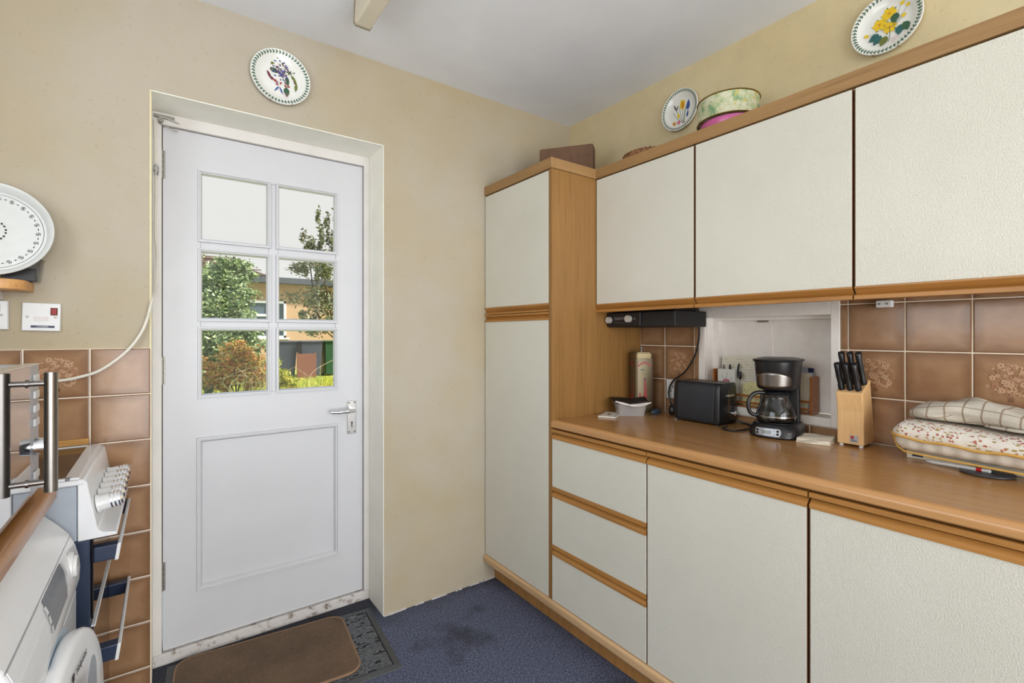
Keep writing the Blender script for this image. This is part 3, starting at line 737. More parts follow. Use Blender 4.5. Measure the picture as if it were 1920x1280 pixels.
for k in range(14):
    a = PI*.75+k*.14+.02; zc = .030+.046*((k*37) % 10)/10; R0 = .1006
    for s_ in (1, -1):
        for up in (1, -.8):
            pts = []
            for q in range(7):
                th = q/6*PI; du = s_*.010*math.sin(th)*1.0; dz = up*(.006*(1-math.cos(th)))
                pts.append((R0*math.cos(a+du/R0), R0*math.sin(a+du/R0), zc+dz))
            b.poly(pts)
b.build('butterfly_print', None, t)
t = thing('green_cake_tin', 'round cake tin with green floral print, upper of the two stacked tins', 'tin', (CT[0]-.004, CT[1]+.002, 2.0425))
MB().lathe([(0, .004), (.1085, .004), (.1085, .083), (0, .083)], 64).build('body', m_gtin, t, smooth=True, auto=40)
b = MB()
for zz in (.003, .083): b.tube([(.110*math.cos(a), .110*math.sin(a), zz) for a in [2*PI*k/48 for k in range(49)]], .0026, n=6, smooth=False)
b.build('rim', m_brass, t, smooth=True)
# ================================================================== fittings on the walls
def wall_switch(name, label, cat, x0, x1, z0, z1, build):
    t = thing(name, label, cat, ((x0+x1)/2, YB-.012, (z0+z1)/2))
    b = MB(); w, h = (x1-x0)/2, (z1-z0)/2
    b.loft([[(x*w*k, y, z*h*k) for x, z in ((-1, -1), (1, -1), (1, 1), (-1, 1))] for k, y in ((1, .012), (1, .004), (.97, 0))])
    b.build('face_plate', m_wplas, t, bevel=.001); build(t); return t
def fused(t):
    b = MB().box(.022, .034, -.003, .001, .008, .027); b.build('neon_rocker', m_red, t, bevel=.001)
    b = MB().box(.020, .036, -.0012, .0006, .006, .029); b.build('rocker_frame', m_carc, t)
    b = MB().box(-.016, .016, -.0016, .001, -.012, .001); b.build('fuse_holder', plain('fuse_holder_plastic', (220, 212, 208), .4), t)
    b = MB().box(-.023, .030, -.0008, .001, -.033, -.026); n_ = b.build('name_label', m_dblue, t)
    text_obj('- COOKER -', .006, m_bfly, n_, (.003, -.0011, -.0315), FB)
    for x in (-.031, .031): MB().cyl((x, 0, 0), (x, -.0012, 0), .0038, n=12).build('screw', m_hinge, t)
wall_switch('fused_switch', 'white fused switch with small red rocker on the wall', 'switch', -.3487, -.2622, 1.252, 1.338, fused).rotation_euler = (0, math.radians(1.2), 0)
def dbl(t):
    for x in (.05, -.05):
        MB().box(x-.011, x+.007, -.0035, .001, .010, .034).build('rocker', m_wplas, t, bevel=.001)
    for x in (.062, -.062): MB().cyl((x-.004, 0, 0), (x-.004, -.0012, 0), .0038, n=12).build('screw', m_hinge, t)
    for x in (.03, -.04):
        MB().box(x-.002, x+.002, -.0005, .001, -.012, -.004).box(x-.012, x-.006, -.0005, .001, -.028, -.024).box(x+.006, x+.012, -.0005, .001, -.028, -.024).build_split('pin_slot', m_carc, t)
wall_switch('double_socket', 'white plug socket at the left edge under the wooden shelf', 'socket', -.522, -.3765, 1.256, 1.342, dbl)
t = thing('shelf_bracket', 'small white shelf bracket on the wall at the left edge', 'bracket', (-.42, YB-.04, 1.345))
MB().box(-.03, .032, .0, .0385, 0, .023).build('block', m_wplas, t, bevel=.002)
# socket above the right worktop
t = thing('power_socket', 'white wall socket on the brown tiles half hidden by the toaster', 'socket', (XR-.02, 1.30, .994))
W_(t).box(XR-.0205, XR-.0115, 1.225, 1.371, .951, 1.037).build('face_plate', m_wplas, t, bevel=.002)
b = W_(t)
for yy in (1.335, 1.265): b.box(XR-.0212, XR-.0202, yy-.002, yy+.002, .998, 1.008).box(XR-.0212, XR-.0202, yy-.014, yy-.007, .982, .986).box(XR-.0212, XR-.0202, yy+.007, yy+.014, .982, .986)
b.build_split('pin_slot', m_carc, t)
b = W_(t).box(XR-.024, XR-.0202, 1.352, 1.362, .99, 1.01); b.build('rocker', m_wplas, t, bevel=.001)
# junction box under the wall cupboard
t = thing('cable_connector', 'tiny white screw connector block fixed to the tiles under the wall cupboard', 'connector', (XR-.03, .546, 1.337))
W_(t).box(XR-.036, XR-.0115, .524, .565, 1.328, 1.350).build('block', m_wplas, t, bevel=.002)
b = W_(t)
for yy in (.535, .555): b.cyl((XR-.0358, yy, 1.339), (XR-.0372, yy, 1.339), .0032, n=10)
b.build_split('screw', m_hinge, t)
# telephone-style white cord by the door
t = thing('hanging_cable', 'thin white cord hanging beside the door and curving across the wall tiles', 'cable', (-.027, 2.19, 2.03))
P = [(-.030, 2.212, 2.035), (-.028, 2.214, 1.9), (-.026, 2.214, 1.80), (-.028, 2.214, 1.62), (-.022, 2.20, 1.54), (-.024, 2.15, 1.42), (-.036, 2.030, 1.355), (-.049, 2.028, 1.29), (-.070, 2.025, 1.235), (-.107, 2.018, 1.180), (-.166, 2.018, 1.128), (-.217, 2.018, 1.108), (-.27, 2.018, 1.099), (-.40, 2.020, 1.10), (-.60, 2.022, 1.12)]
W_(t).tube(P, [.0030]*30+[.0030+.0018*min(1, k/12) for k in range(60)], n=8).build('flex', m_cord, t, smooth=True)
W_(t).tube([(-.030, 2.216, 2.0), (-.034, 2.216, 1.8), (-.0335, 2.216, 1.6), (-.032, 2.216, 1.4)], .0014, n=6).build('flex', m_cord, t, smooth=True)
t = thing('door_contact', 'old rusty spring clip at the top left corner of the door frame', 'clip', (-.02, 2.218, 2.045))
b = W_(t); b.cyl((-.012, 2.2215, 2.040), (-.012, 2.208, 2.040), .009, n=14); b.tube([(-.03, 2.214, 2.052), (0, 2.212, 2.05), (.045, 2.214, 2.040)], .0022, n=6); b.tube([(-.02, 2.214, 2.03), (.0, 2.212, 2.02), (.04, 2.214, 2.008)], .0022, n=6)
b.box(-.034, .03, 2.2195, 2.2215, 2.048, 2.062); b.build('spring', m_hinge, t)
t = thing('cord_hook', 'crumpled clear cleat holding the white cord on the door frame', 'hook', (-.026, 2.213, 1.85))
b = W_(t); b.loft([[(-.026+x*k, 2.221-.012*j, z_+z*k) for x, z in ((-.008, 0), (-.003, .012), (.008, .008), (.007, -.004), (-.001, -.012))] for j, k, z_ in ((0, .7, 1.835), (1, 1.2, 1.85), (1.4, .8, 1.862))])
b.build('cleat', m_clear, t)
# ================================================================== corner shelf with tray and clear box
t = thing('wooden_shelf', 'wooden shelf with a rounded end at the left edge holding the tray', 'shelf', (-.5, 1.96, 1.37))
pl = [(-.765, 2.042), (-.765, 1.905), (-.375, 1.905)]+[(-.375+.052*math.sin(a), 1.957-.052*math.cos(a)) for a in [PI/2*k/7 for k in range(1, 8)]]+[(-.323, 2.042)]
W_(t).prism(pl, 1.3685, 1.398, 'z').build('board', m_oak_x, t, bevel=.004)
t = thing('serving_tray', 'large round white tray with black patterned ring leaning above the shelf', 'tray', (-.404, 1.985, 1.5385)); t.rotation_euler = (math.radians(80), 0, 0)
R = .138
MB().lathe([(0, 0), (R*.86, 0), (R*.95, .022), (R, .025), (R*.995, .028), (R*.94, .0255), (R*.855, .003), (0, .003)], 72).build('dish', m_tray, t, smooth=True, auto=60)
b = MB(); b.mat(m_inkk); z = .0036; n = 22
for k in range(96): a = 2*PI*k/96; a2 = 2*PI*(k+1)/96; b.poly([(R*r_*math.cos(q), R*r_*math.sin(q), z) for r_, q in ((.805, a), (.813, a), (.813, a2), (.805, a2))])
for k in range(n):
    a = 2*PI*k/n
    cx, cy = R*.72*math.cos(a), R*.72*math.sin(a)
    for q in range(10):
        if q in (2, 7): continue
        u, w_ = a+.5+2*PI*q/10, a+.5+2*PI*(q+1)/10
        b.poly([(cx+R*m_*math.cos(v_)*1.0, cy+R*m_*math.sin(v_), z) for m_, v_ in ((.040, u), (.028, u), (.028, w_), (.040, w_))])
    disc(b, cx, cy, R*.015, z+.0001)
    a += PI/n; petal(b, R*.725*math.cos(a-.03), R*.725*math.sin(a-.03), a+PI/2, R*.05, R*.010, z, 5)
for k in range(10):
    a = 2*PI*k/10
    for s_ in (-1, 1): petal(b, R*.22*math.cos(a+s_*.05), R*.22*math.sin(a+s_*.05), a+s_*1.2, R*.05, R*.02, z, 5)
b.build('ring_print', None, t, kind='stuff')
t = thing('clear_storage_box', 'small clear plastic box behind the round tray on the wooden shelf', 'box', (-.345, 2.015, 1.3985))
b = MB(); b.loft([[(x*.045*k, y*.02*k, z) for x, y in ((-1, -1), (1, -1), (1, 1), (-1, 1))] for k, z in ((.86, 0), (1, .062), (1.05, .064), (1.05, .068))]); b.build('tub', m_clear, t, bevel=.003)
MB().box(-.034, .030, -.012, .012, .003, .04).build('contents', m_matte, t)
# ================================================================== left appliances
# ---- cooker
CX0, CY0, CY1 = -.745, 1.575, 2.022
t = thing('cooker', 'white freestanding cooker with black hob and two ovens against the tiled wall', 'cooker', (-.45, 1.8, 0))
W_(t).box(CX0, -.150, CY0, CY1, .0, .735).build('body', m_navy, t, bevel=.003)
W_(t).box(CX0, -.174, CY0-.002, CY1-.002, .7355, .872).build('upper_side', m_sidep, t, bevel=.003)
b = W_(t); b.box(CX0, -.158, CY0-.006, CY1+.006, .8725, .886); b.build('hob_surround', m_white, t, bevel=.005, seg=3)
b = W_(t); z0_, z1_ = .8862, .892
b.box(CX0+.005, -.185, CY0+.0, CY0+.012, z0_, z1_).box(CX0+.005, -.185, CY1-.012, CY1, z0_, z1_).box(-.198, -.170, CY0, CY1, z0_, z1_)
b.build('hob_rim', m_white, t, bevel=.002)
W_(t).box(CX0+.005, -.1985, CY0+.0125, CY1-.0125, .8863, .8895).build('hob', m_dark, t)
prof = [(-.173, .888), (-.160, .886), (-.155, .878), (-.142, .80), (-.135, .757), (-.124, .748), (-.098, .744), (-.097, .736), (-.173, .735)]
W_(t).prism(prof, CY0-.004, CY1+.002).build('control_fascia', m_white, t, bevel=.0025, smooth=True, auto=35)
d = Vector((1, 0, .17)).normalized()
kn = []
for k in range(6):
    yk = 1.628+k*.063
    p = Vector((-.1415, yk, .806)); K = W_(t)
    K.cyl(p, p+d*.008, .0235, .022, n=22); K.cyl(p+d*.008, p+d*.049, .0205, .0185, n=22)
    ko = K.build('control_knob', m_wplas, t, smooth=True)
    K = W_(t)
    for q in (.026, .034, .042): K.cyl(p+d*(q+.002), p+d*(q+.0052), .0207, .0200, n=22)
    K.cyl(p+d*.0492, p+d*.053, .0175, .016, n=22); K.build('knob_ring', m_chrome, ko, smooth=True)
W_(t).box(-.1495, -.1445, CY0+.012, CY1-.012, .531, .727).build('grill_door', m_oveng, t, bevel=.002)
W_(t).box(-.1495, -.1445, CY0+.012, CY1-.012, .075, .500).build('oven_door', m_oveng, t, bevel=.002)
W_(t).box(-.1495, -.140, CY0+.004, CY1-.004, .514, .519).build('divider_trim', m_wplas, t, bevel=.002)
for zc in (.688, .432):
    b = W_(t)
    for yy in (CY0+.028, CY1-.036): b.box(-.1455, -.096, yy-.016, yy+.016, zc-.019, zc+.019)
    h = b.build_split('handle_bracket', m_navy, t, bevel=.003)[0]
    b = W_(t).prism([(-.104, zc-.021), (-.096, zc-.021), (-.090, zc+.021), (-.098, zc+.021)], CY0+.008, CY1-.016); b.build('handle_bar', m_wplas, h, bevel=.002)
t = thing('timber_strip', 'thin timber strip on the tiles behind the cooker hob', 'strip', (-.45, YB-.02, .893))
W_(t).box(-.76, -.196, YB-.0195, YB-.0118, .893, .912).build('strip', oak('old_timber', 'x', (196, 146, 78), .6, 1.6), t)
# ---- left worktop end
t = thing('end_worktop', 'short oak-effect worktop end under the microwave on the left', 'worktop', (-.21, 1.5, .853))
prof = [(XL+.004, .853), (-.211, .853), (-.207, .857), (-.207, .870)]+[(-.221+.014*math.cos(a), .870+.014*math.sin(a)) for a in [PI/2*k/6 for k in range(1, 7)]]+[(-.24, .884), (XL+.004, .884)]
b = W_(t); r_ = .022
b.prism(prof, .3, 1.548)
b.build('surface', m_edge, t, smooth=True, auto=30)
b = W_(t); b.prism([(x, z) if x < -.25 else (x-.006, z) for x, z in prof], 1.5482, 1.5555); b.build('edge_trim', m_edge, t, smooth=True, auto=30)
# ---- washing machine
WY0, WY1 = .965, 1.553
t = thing('washing_machine', 'white front-loading washing machine with round door under the left worktop', 'washing machine', (-.45, 1.26, 0))
W_(t).box(-.745, -.262, WY0, WY1, .0, .8395).build('cabinet', m_white, t, bevel=.01, seg=3)
W_(t).box(-.2615, -.172, WY0+.002, WY1-.002, .0, .636).build('front_panel', m_white, t, bevel=.008, seg=3)
pf = [(-.2615, .839), (-.250, .835), (-.2264, .816), (-.204, .791), (-.185, .766), (-.174, .738), (-.1677, .7105), (-.165, .685), (-.1665, .655), (-.171, .638), (-.2615, .6365)]
W_(t).prism(pf, WY0, WY1).build('control_fascia', m_white, t, bevel=.006, seg=3, smooth=True, auto=50)
def fx(z):   # front of the fascia at height z
    pts = pf[1:10]
    for (xa, za), (xb, zb) in zip(pts, pts[1:]):
        if zb <= z <= za: return xa+(xb-xa)*(za-z)/(za-zb)
    return -.168
def on_fascia(b, poly2, off):      # poly2 in (y,z)
    b.poly([(fx(z)+off, y, z) for y, z in poly2])
def strip_grid(b, f_lo, f_hi, za, zb, off, n=8):   # surface patch between two y-curves, following the fascia
    zsn = [za+(zb-za)*k/n for k in range(n+1)]
    for u, w in zip(zsn, zsn[1:]):
        b.poly([(fx(u)+off, f_lo(u), u), (fx(u)+off, f_hi(u), u), (fx(w)+off, f_hi(w), w), (fx(w)+off, f_lo(w), w)])
b = W_(t); strip_grid(b, lambda z: 1.205+.0*(z), lambda z: 1.385-.55*max(0, (.742-z))**1.0, .694, .758, .0012)
b.build('display_window', plain('grey_display', (84, 88, 94), .25), t)
b = W_(t); strip_grid(b, lambda z: .972, lambda z: 1.185-1.1*(.762-z)**1.5, .650, .7615, .002); b.build('detergent_drawer', m_white, t, solid=.0015)
b = W_(t)
for k in range(5): strip_grid(b, lambda z, k=k: 1.388-.55*max(0, .742-z)+.003, lambda z: 1.388-.55*max(0, .742-z)+.011, .700+k*.012, .709+k*.012, .003, 2)
for k in range(3): strip_grid(b, lambda z, k=k: 1.190, lambda z: 1.202, .700+k*.018, .714+k*.018, .003, 2)
b.build('button', m_wplas, t, kind='stuff')
b = W_(t); strip_grid(b, lambda z: .966, lambda z: 1.550, .7612, .7630, .0006, 2); b.build('fascia_seam', m_silver, t)
K = W_(t); zc, yc = .715, 1.468; xc = fx(zc)
K.cyl((xc-.008, yc, zc), (xc+.002, yc, zc), .034, .033, n=30); dl = K.build('programme_dial', m_wplas, t, smooth=True)
K = W_(t); K.cyl((xc+.002, yc, zc), (xc+.008, yc, zc), .024, .022, n=26); K.build('dial_knob', m_wplas, dl, smooth=True)
K = W_(t).box(xc+.008, xc+.009, yc-.002, yc+.002, zc, zc+.019); K.build('pointer', m_greyp, dl)
FRr = (PI/2, 0, PI/2)
text_obj('SUPER SILENT', .010, m_greyp, t, (fx(.7)-.002+.0045-t.location.x, 1.10-t.location.y, .695), (PI/2, 0, PI/2))
b = W_(t); strip_grid(b, lambda z: 1.00+(z-.665)*.4, lambda z: 1.035-(z-.665)*.4, .665, .70, .0045, 4); b.build('energy_mark', m_bluep, t)
# round door
DYc, DZc = 1.215, .405
dr = MB(); dr.off = Vector(t.location)
dr.lathe([(0, -.171), (.268, -.171), (.270, -.1685), (.262, -.166), (0, -.166)], 72, (0, DYc, DZc), 'x')
ring = dr.build('door_surround', plain('door_surround_shade', (176, 196, 210), .3, var=.02), t, smooth=True)  # blue-grey colour holds the shade of the recess round the door
dr = MB(); dr.off = Vector(t.location)
dr.lathe([(0, -.1655), (.249, -.1655), (.256, -.160), (.2575, -.148), (.254, -.1405), (.246, -.1368), (.20, -.1355), (.150, -.135), (.142, -.140), (0, -.142)], 96, (0, DYc, DZc), 'x')
def wedge(m):      # the door is thicker on its handle side
    for v in m.v:
        if v.x+m.off.x > -.162: v.x += (v.y+m.off.y-DYc)*.09
wedge(dr)
wd = dr.build('door', m_white, t, smooth=True, auto=70)
dr = MB(); dr.off = Vector(t.location); dr.lathe([(0, -.1415), (.138, -.1415), (.134, -.126), (.09, -.118), (0, -.116)], 60, (0, DYc, DZc), 'x'); wedge(dr); dr.build('porthole', m_dark, wd, smooth=True)
# handle scoop on the far upper part of the door
dr = MB(); dr.off = Vector(t.location)
sc = [(1.338+.040*math.cos(a)*(1 if math.cos(a) > 0 else 1.2), .508+.056*math.sin(a)) for a in [2*PI*k/30 for k in range(30)]]
dr.loft([[(-.1372, y, z) for y, z in sc], [(-.1348, y, z) for y, z in sc], [(-.1346, 1.338+(y-1.338)*.92, .508+(z-.508)*.92) for y, z in sc]]); wedge(dr)
dr.build('handle_scoop', plain('scoop_grey', (158, 166, 176), .4), wd, smooth=True)
tx = text_obj('Hotpoint', .020, m_inkk, wd, (-.1205-t.location.x, 1.195-t.location.y, .606), (PI/2, math.radians(0), PI/2))
tx.rotation_euler = (PI/2, 0, PI/2-.09)
tx.location = (-.1305-t.location.x, 1.245-t.location.y, .602)
dr = MB(); dr.off = Vector(t.location); dr.box(-.1368, -.1352, 1.186, 1.198, .602, .614); dr.build('brand_mark', m_inkk, wd)
# ---- microwave
MX, MY0, MY1, MZ0, MZ1 = -.2296, .985, 1.50, .895, 1.176
t = thing('microwave', 'stainless microwave oven with mirror glass door and long tubular handle', 'microwave', (-.42, 1.25, .884))
W_(t).box(-.62, MX-.022, MY0, MY1, MZ0, MZ1).build('body', m_silver, t, bevel=.004)
dd = W_(t).box(MX-.0215, MX, MY0+.001, 1.4155, MZ0+.002, MZ1-.001).build('door', m_mglass, t, bevel=.0015)
pn = W_(t).box(MX-.0215, MX, 1.4165, MY1-.001, MZ0+.002, MZ1-.001).build('control_panel', m_silver, t, bevel=.002)
K = W_(t)
for k, zc in enumerate((1.147, 1.112, 1.082, 1.052, .938)):
    K.box(MX, MX+.005, 1.437, 1.477, zc-.008, zc+.008)
K.build_split('push_button', m_wplas, pn, bevel=.0015)
K = W_(t); K.cyl((MX, 1.457, .998), (MX+.021, 1.457, .998), .019, .0175, n=28); K.build('timer_knob', m_chrome, pn, smooth=True)
K = W_(t); K.cyl((-.194, 1.386, .913), (-.194, 1.386, 1.163), .0112, n=24); hb = K.build('handle_bar', m_steel, dd, smooth=True)
K = W_(t)
for zz in (.934, 1.140): K.cyl((MX-.0005, 1.386, zz), (-.196, 1.386, zz), .0058, n=16); K.cyl((MX, 1.386, zz), (MX+.0025, 1.386, zz), .0085, n=16)
K.build_split('handle_post', m_steel, dd, smooth=True)
K = W_(t)
for xx in (-.58, -.262):
    for yy in (MY0+.04, MY1-.04): K.cyl((xx, yy, .884), (xx, yy, MZ0), .012, n=12)
K.build_split('foot', m_matte, t)
W_(t).box(MX-.0225, MX+.0008, MY0, MY1, MZ1-.0008, MZ1+.0015).build('top_trim', m_chrome, t)
# ================================================================== radio under the wall cupboard
t = thing('radio', 'flat black radio with two silver knobs fixed under the wall cupboard beside the larder', 'radio', (1.72, 1.34, 1.272))
W_(t).box(1.642, 1.86, 1.165, 1.522, 1.273, 1.3385).box(1.70, 1.84, 1.2, 1.5, 1.338, 1.362).build('case', m_matte, t, bevel=.004)
m_knobs = plain('silvery_knob', (206, 202, 196), .3, .3, scale=200, var=.12)
f = W_(t).box(1.636, 1.6425, 1.333, 1.520, 1.277, 1.337).build('front_panel', m_black, t, bevel=.002)
for yy, zz, r_ in ((1.505, 1.306, .0155), (1.393, 1.309, .0165)):
    k = W_(t).cyl((1.6355, yy, zz), (1.622, yy, zz), r_, r_*.9, 26).build('silver_knob', m_knobs, f, smooth=True)
b = W_(t); rr = random.Random(8)
y = 1.475
while y > 1.415:
    b.box(1.6352, 1.6361, y-.0022, y, 1.307-rr.uniform(0, .003), 1.314+rr.uniform(0, .006)); y -= .0042
for k in range(6): b.box(1.6352, 1.6361, 1.474-k*.012, 1.478-k*.012, 1.292, 1.294)
b.cyl((1.6352, 1.362, 1.309), (1.6335, 1.362, 1.309), .004, n=10)
b.build('dial_scale', m_greyp, f)
# its cable and plug
t = thing('radio_cable', 'black cable hanging from the radio down to a black plug on the worktop', 'cable', (1.80, 1.36, .885))
W_(t).tube([(1.845, 1.190, 1.275), (1.850, 1.195, 1.22), (1.852, 1.215, 1.15), (1.850, 1.26, 1.08), (1.850, 1.325, 1.03), (1.848, 1.345, .98), (1.846, 1.335, .94), (1.842, 1.322, .920)], .0042, n=8).build('flex', m_black, t, smooth=True)
b = W_(t); b.T = Matrix.Translation((1.842, 1.317, .9075)) @ Matrix.Rotation(math.radians(35), 4, 'Z')
b.loft([[(x*k, y*k, z) for x, y in rounded(.026, .019, .012, 4)] for z, k in ((-.0225, .75), (-.016, .97), (0, 1), (.012, .86), (.017, .6))])
b.build('plug', m_black, t, smooth=True)
t = thing('white_plug', 'white mains plug lying pins up on the worktop left of the toaster', 'plug', (1.80, 1.275, .884))
b = W_(t); b.T = Matrix.Translation((1.822, 1.268, .894)) @ Matrix.Rotation(math.radians(20), 4, 'Z'); b.loft([[(x*k, y*k, z) for x, y in rounded(.023, .021, .008, 4)] for z, k in ((-.0098, .96), (-.006, 1), (.006, 1), (.009, .9))])
b.build('body', plain('ivory_plastic', (220, 204, 184), .5), t, smooth=True)
b = W_(t)
for dx, dy in ((-.008, .006), (.010, .004), (.001, -.010)): b.box(1.822+dx-.002, 1.822+dx+.002, 1.268+dy-.0035, 1.268+dy+.0035, .902, .921)
b.build_split('brass_pin', m_brass, t)
# ================================================================== tall tin, tub, cards
t = thing('storage_tin', 'tall cream and red patterned tin with a knobbed lid in the worktop corner', 'tin', (1.803, 1.462, .884), math.radians(-31))
MB().prism(rounded(.043, .043, .010, 5), .0, .245, 'z').build('body', plain('cream_tin', (112, 100, 72), .34, .4), t, smooth=True, auto=50)
b = MB(); b.prism(rounded(.0415, .0415, .012, 5), .2455, .271, 'z'); b.prism(rounded(.0385, .0385, .012, 5), .271, .276, 'z'); b.build('lid', plain('brassy_lid', (126, 110, 80), .35, .6), t, bevel=.001)
MB().lathe([(.004, .276), (.004, .286), (.008, .290), (.007, .296), (0, .298)], 16).build('lid_knob', m_hinge, t, smooth=True)
b = MB()
for side in (0, 1):
    def Pp(u, z, o=.0436): return (u, -o, z) if side == 0 else (-o, -u, z)
    b.mat(m_maroon)
    for (u0, u1, z0_, z1_) in ((-.034, -.032, .02, .236), (.032, .034, .02, .236), (-.034, .034, .234, .236), (-.034, .034, .18, .1812)):
        b.poly([Pp(u0, z0_), Pp(u1, z0_), Pp(u1, z1_), Pp(u0, z1_)])
    b.mat(m_redp)
    for k in range(10):
        u0 = -.032+k*.0064; u1 = u0+.0064; f = lambda u: .205+.018*math.cos(u*45)
        b.poly([Pp(u0, f(u0), .0438), Pp(u1, f(u1), .0438), Pp(u1, f(u1)+.008, .0438), Pp(u0, f(u0)+.008, .0438)])
    b.mat(m_green); b.poly([Pp(-.010+.010*math.cos(a), .195+.004*math.sin(a)) for a in [2*PI*k/10 for k in range(10)]])
    b.mat(m_redp)
    for pts in ([(-.004, .145), (.004, .145), (.010, .10), (.012, .06), (.004, .035), (-.018, .035), (-.026, .055), (-.014, .062), (-.008, .075), (-.002, .10)], [(-.026, .05), (-.018, .05), (-.018, .09), (-.026, .09)]):
        b.poly([Pp(u, z, .0437) for u, z in pts])
    b.mat(m_maroon); b.poly([Pp(.0+.006*math.cos(a), .152+.008*math.sin(a), .0438) for a in [2*PI*k/10 for k in range(10)]])
b.build('picture_print', None, t)
t = thing('food_tub', 'clear plastic food tub with an ill-fitting black lid on the worktop corner', 'tub', (1.678, 1.424, .884), math.radians(-38))
b = MB(); b.loft([[(x*k, y*k, z) for x, y in rounded(.066, .05, .014, 4)] for z, k in ((.0005, .84), (.046, .97), (.05, 1.04), (.053, 1.06))], cap=True)
b.build('tub', m_frost, t, smooth=True)
b = MB(); rr = random.Random(6)
for k in range(9):
    x, y = rr.uniform(-.035, .035), rr.uniform(-.022, .022); b.T = Matrix.Translation((x, y, .018+rr.uniform(0, .014))) @ Matrix.Rotation(rr.uniform(0, 3), 4, (.3, .5, 1)); b.box(-.014, .014, -.01, .01, -.006, .006)
b.build('contents', plain('grey_contents', (150, 142, 146), .6, var=.3), t, kind='stuff')
b = MB(); g = []
for i in range(11):
    row = []
    for j in range(9):
        x = -.078+.156*i/10; y = -.056+.112*j/8; row.append((x, y, .062+.004*(x/.078)**2+.002*math.sin(i*.9+j*.7)+(.006 if j > 5 else 0)))
    g.append(row)
ids = [[b.V(p) for p in r] for r in g]
for i in range(10):
    for j in range(8): b.F((ids[i][j], ids[i+1][j], ids[i+1][j+1], ids[i][j+1]))
b.build('lid', m_matte, t, smooth=True, solid=.002)
b = MB(); b.tube([(-.074, -.055, .066), (-.03, -.057, .056), (.0, -.06, .048), (.04, -.058, .050), (.08, -.054, .062)], .003, n=6); b.tube([(-.06, -.057, .060), (-.02, -.06, .052), (.03, -.060, .056), (.07, -.05, .060)], .0022, n=6)
b.build('bag_edge', plain('white_film', (226, 220, 216), .4), t, smooth=True)
t = thing('card_pack', 'thin white packet with a coloured border lying flat in front of the food tub', 'packet', (1.585, 1.455, .8845), math.radians(28))
MB().box(-.062, .062, -.038, .038, 0, .007).build('packet', plain('packet_card', (214, 210, 200), .4), t, bevel=.001)
b = MB(); b.mat(m_greyp)
for k in range(16):
    x = -.058+k*.0075; b.mat((m_greyp, m_pinkp, m_bfly)[k % 3])
    b.poly([(x, -.036, .0073), (x+.006, -.036, .0073), (x+.006, -.031, .0073), (x, -.031, .0073)]); b.poly([(x, .031, .0073), (x+.006, .031, .0073), (x+.006, .036, .0073), (x, .036, .0073)])
b.mat(m_olive); petal(b, -.02, 0, .3, .03, .008, .0074); b.mat(m_pinkp); disc(b, .02, .005, .007, .0074)
b.build('border_print', None, t)
t = thing('blue_lump', 'small dark blue crumpled bag behind the food tub', 'bag', (1.79, 1.372, .884))
b = MB(); rr = random.Random(9)
b.loft([[((.026+rr.uniform(-.004, .004))*k*math.cos(2*PI*q/12), (.018+rr.uniform(-.003, .003))*k*math.sin(2*PI*q/12), z) for q in range(12)] for z, k in ((0.0005, .8), (.006, 1.05), (.014, 1), (.021, .6), (.024, .25))])
b.build('bag', plain('dark_blue_film', (52, 66, 84), .3), t, smooth=True)
# ================================================================== toaster
t = thing('toaster', 'charcoal two-slice toaster with chrome lever standing by the wall socket', 'toaster', (1.8015, 1.1375, .884))
W2, L2 = .0655, .1035
def sect(y, k=1, top=.165):
    # cross-section in x,z bulging a little, rounded shoulders
    pts = [(-W2*1.0, .014), (-W2*1.05, .05), (-W2*1.03, .10), (-W2*.98, .145), (-W2*.9, top-.006), (-W2*.8, top), (W2*.8, top), (W2*.9, top-.006), (W2*.98, .145), (W2*1.03, .10), (W2*1.05, .05), (W2, .014)]
    return [(x*k, y, .014+(z-.014)*(.96+.04*k)) for x, z in pts]
MB().loft([sect(-L2*.78), sect(L2*.80)]).build('shell', m_toast, t, smooth=True, auto=50, bevel=.002)
def endcap(s_):
    b = MB(); b.loft([sect(s_*L2*(.785 if s_ < 0 else .805), .995), sect(s_*L2*.92, .985), sect(s_*L2*.98, .95), sect(s_*L2*1.0, .88)]); return b
endcap(1).build('end_cap', m_black, t, smooth=True, auto=60); e = endcap(-1).build('end_cap', m_black, t, smooth=True, auto=60)
MB().box(-W2*.98, W2*.98, -L2*.96, L2*.97, .006, .014).build('base', m_matte, t, bevel=.003)
MB().box(-W2*.72, W2*.72, -L2*.76, L2*.78, .1648, .1665).build('top_plate', m_steel, t, bevel=.001)
b = MB()
for x in (-.024, .024): b.box(x-.011, x+.011, -L2*.64, L2*.66, .1666, .1672)
b.build_split('slot', m_carc, t)
b = MB()
for x in (-.05, .05):
    for y in (-.085, .085): b.cyl((x, y, 0), (x, y, .007), .008, n=10)
b.build_split('foot', m_matte, t)
b = MB().box(-.018, .022, -L2-.014, -L2*.99, .112, .122); b.build('lever', m_chrome, t, bevel=.003)
MB().box(-.003, .003, -L2-.0015, -L2*.98, .05, .135).build('lever_slot', m_carc, t)
b = MB().cyl((.028, -L2*.99, .045), (.028, -L2-.013, .045), .012, .010, 20); b.build('browning_dial', m_chrome, t, smooth=True)
b = MB()
for k in range(4): b.cyl((.036, -L2*.97, .062+k*.015), (.036, -L2-.004, .062+k*.015), .0045, n=10)
b.build_split('button', m_black, t, smooth=True)
t = thing('toaster_flex', 'black flex looped on the worktop between toaster and coffee maker', 'cable', (1.80, .99, .888))
W_(t).tube([(1.85, 1.028, .897), (1.86, .99, .8885), (1.83, .955, .8885), (1.76, .938, .8885), (1.70, .945, .8885), (1.685, .975, .8885), (1.71, 1.005, .8885), (1.76, 1.018, .8885)], .0036, n=8).build('flex', m_black, t, smooth=True)
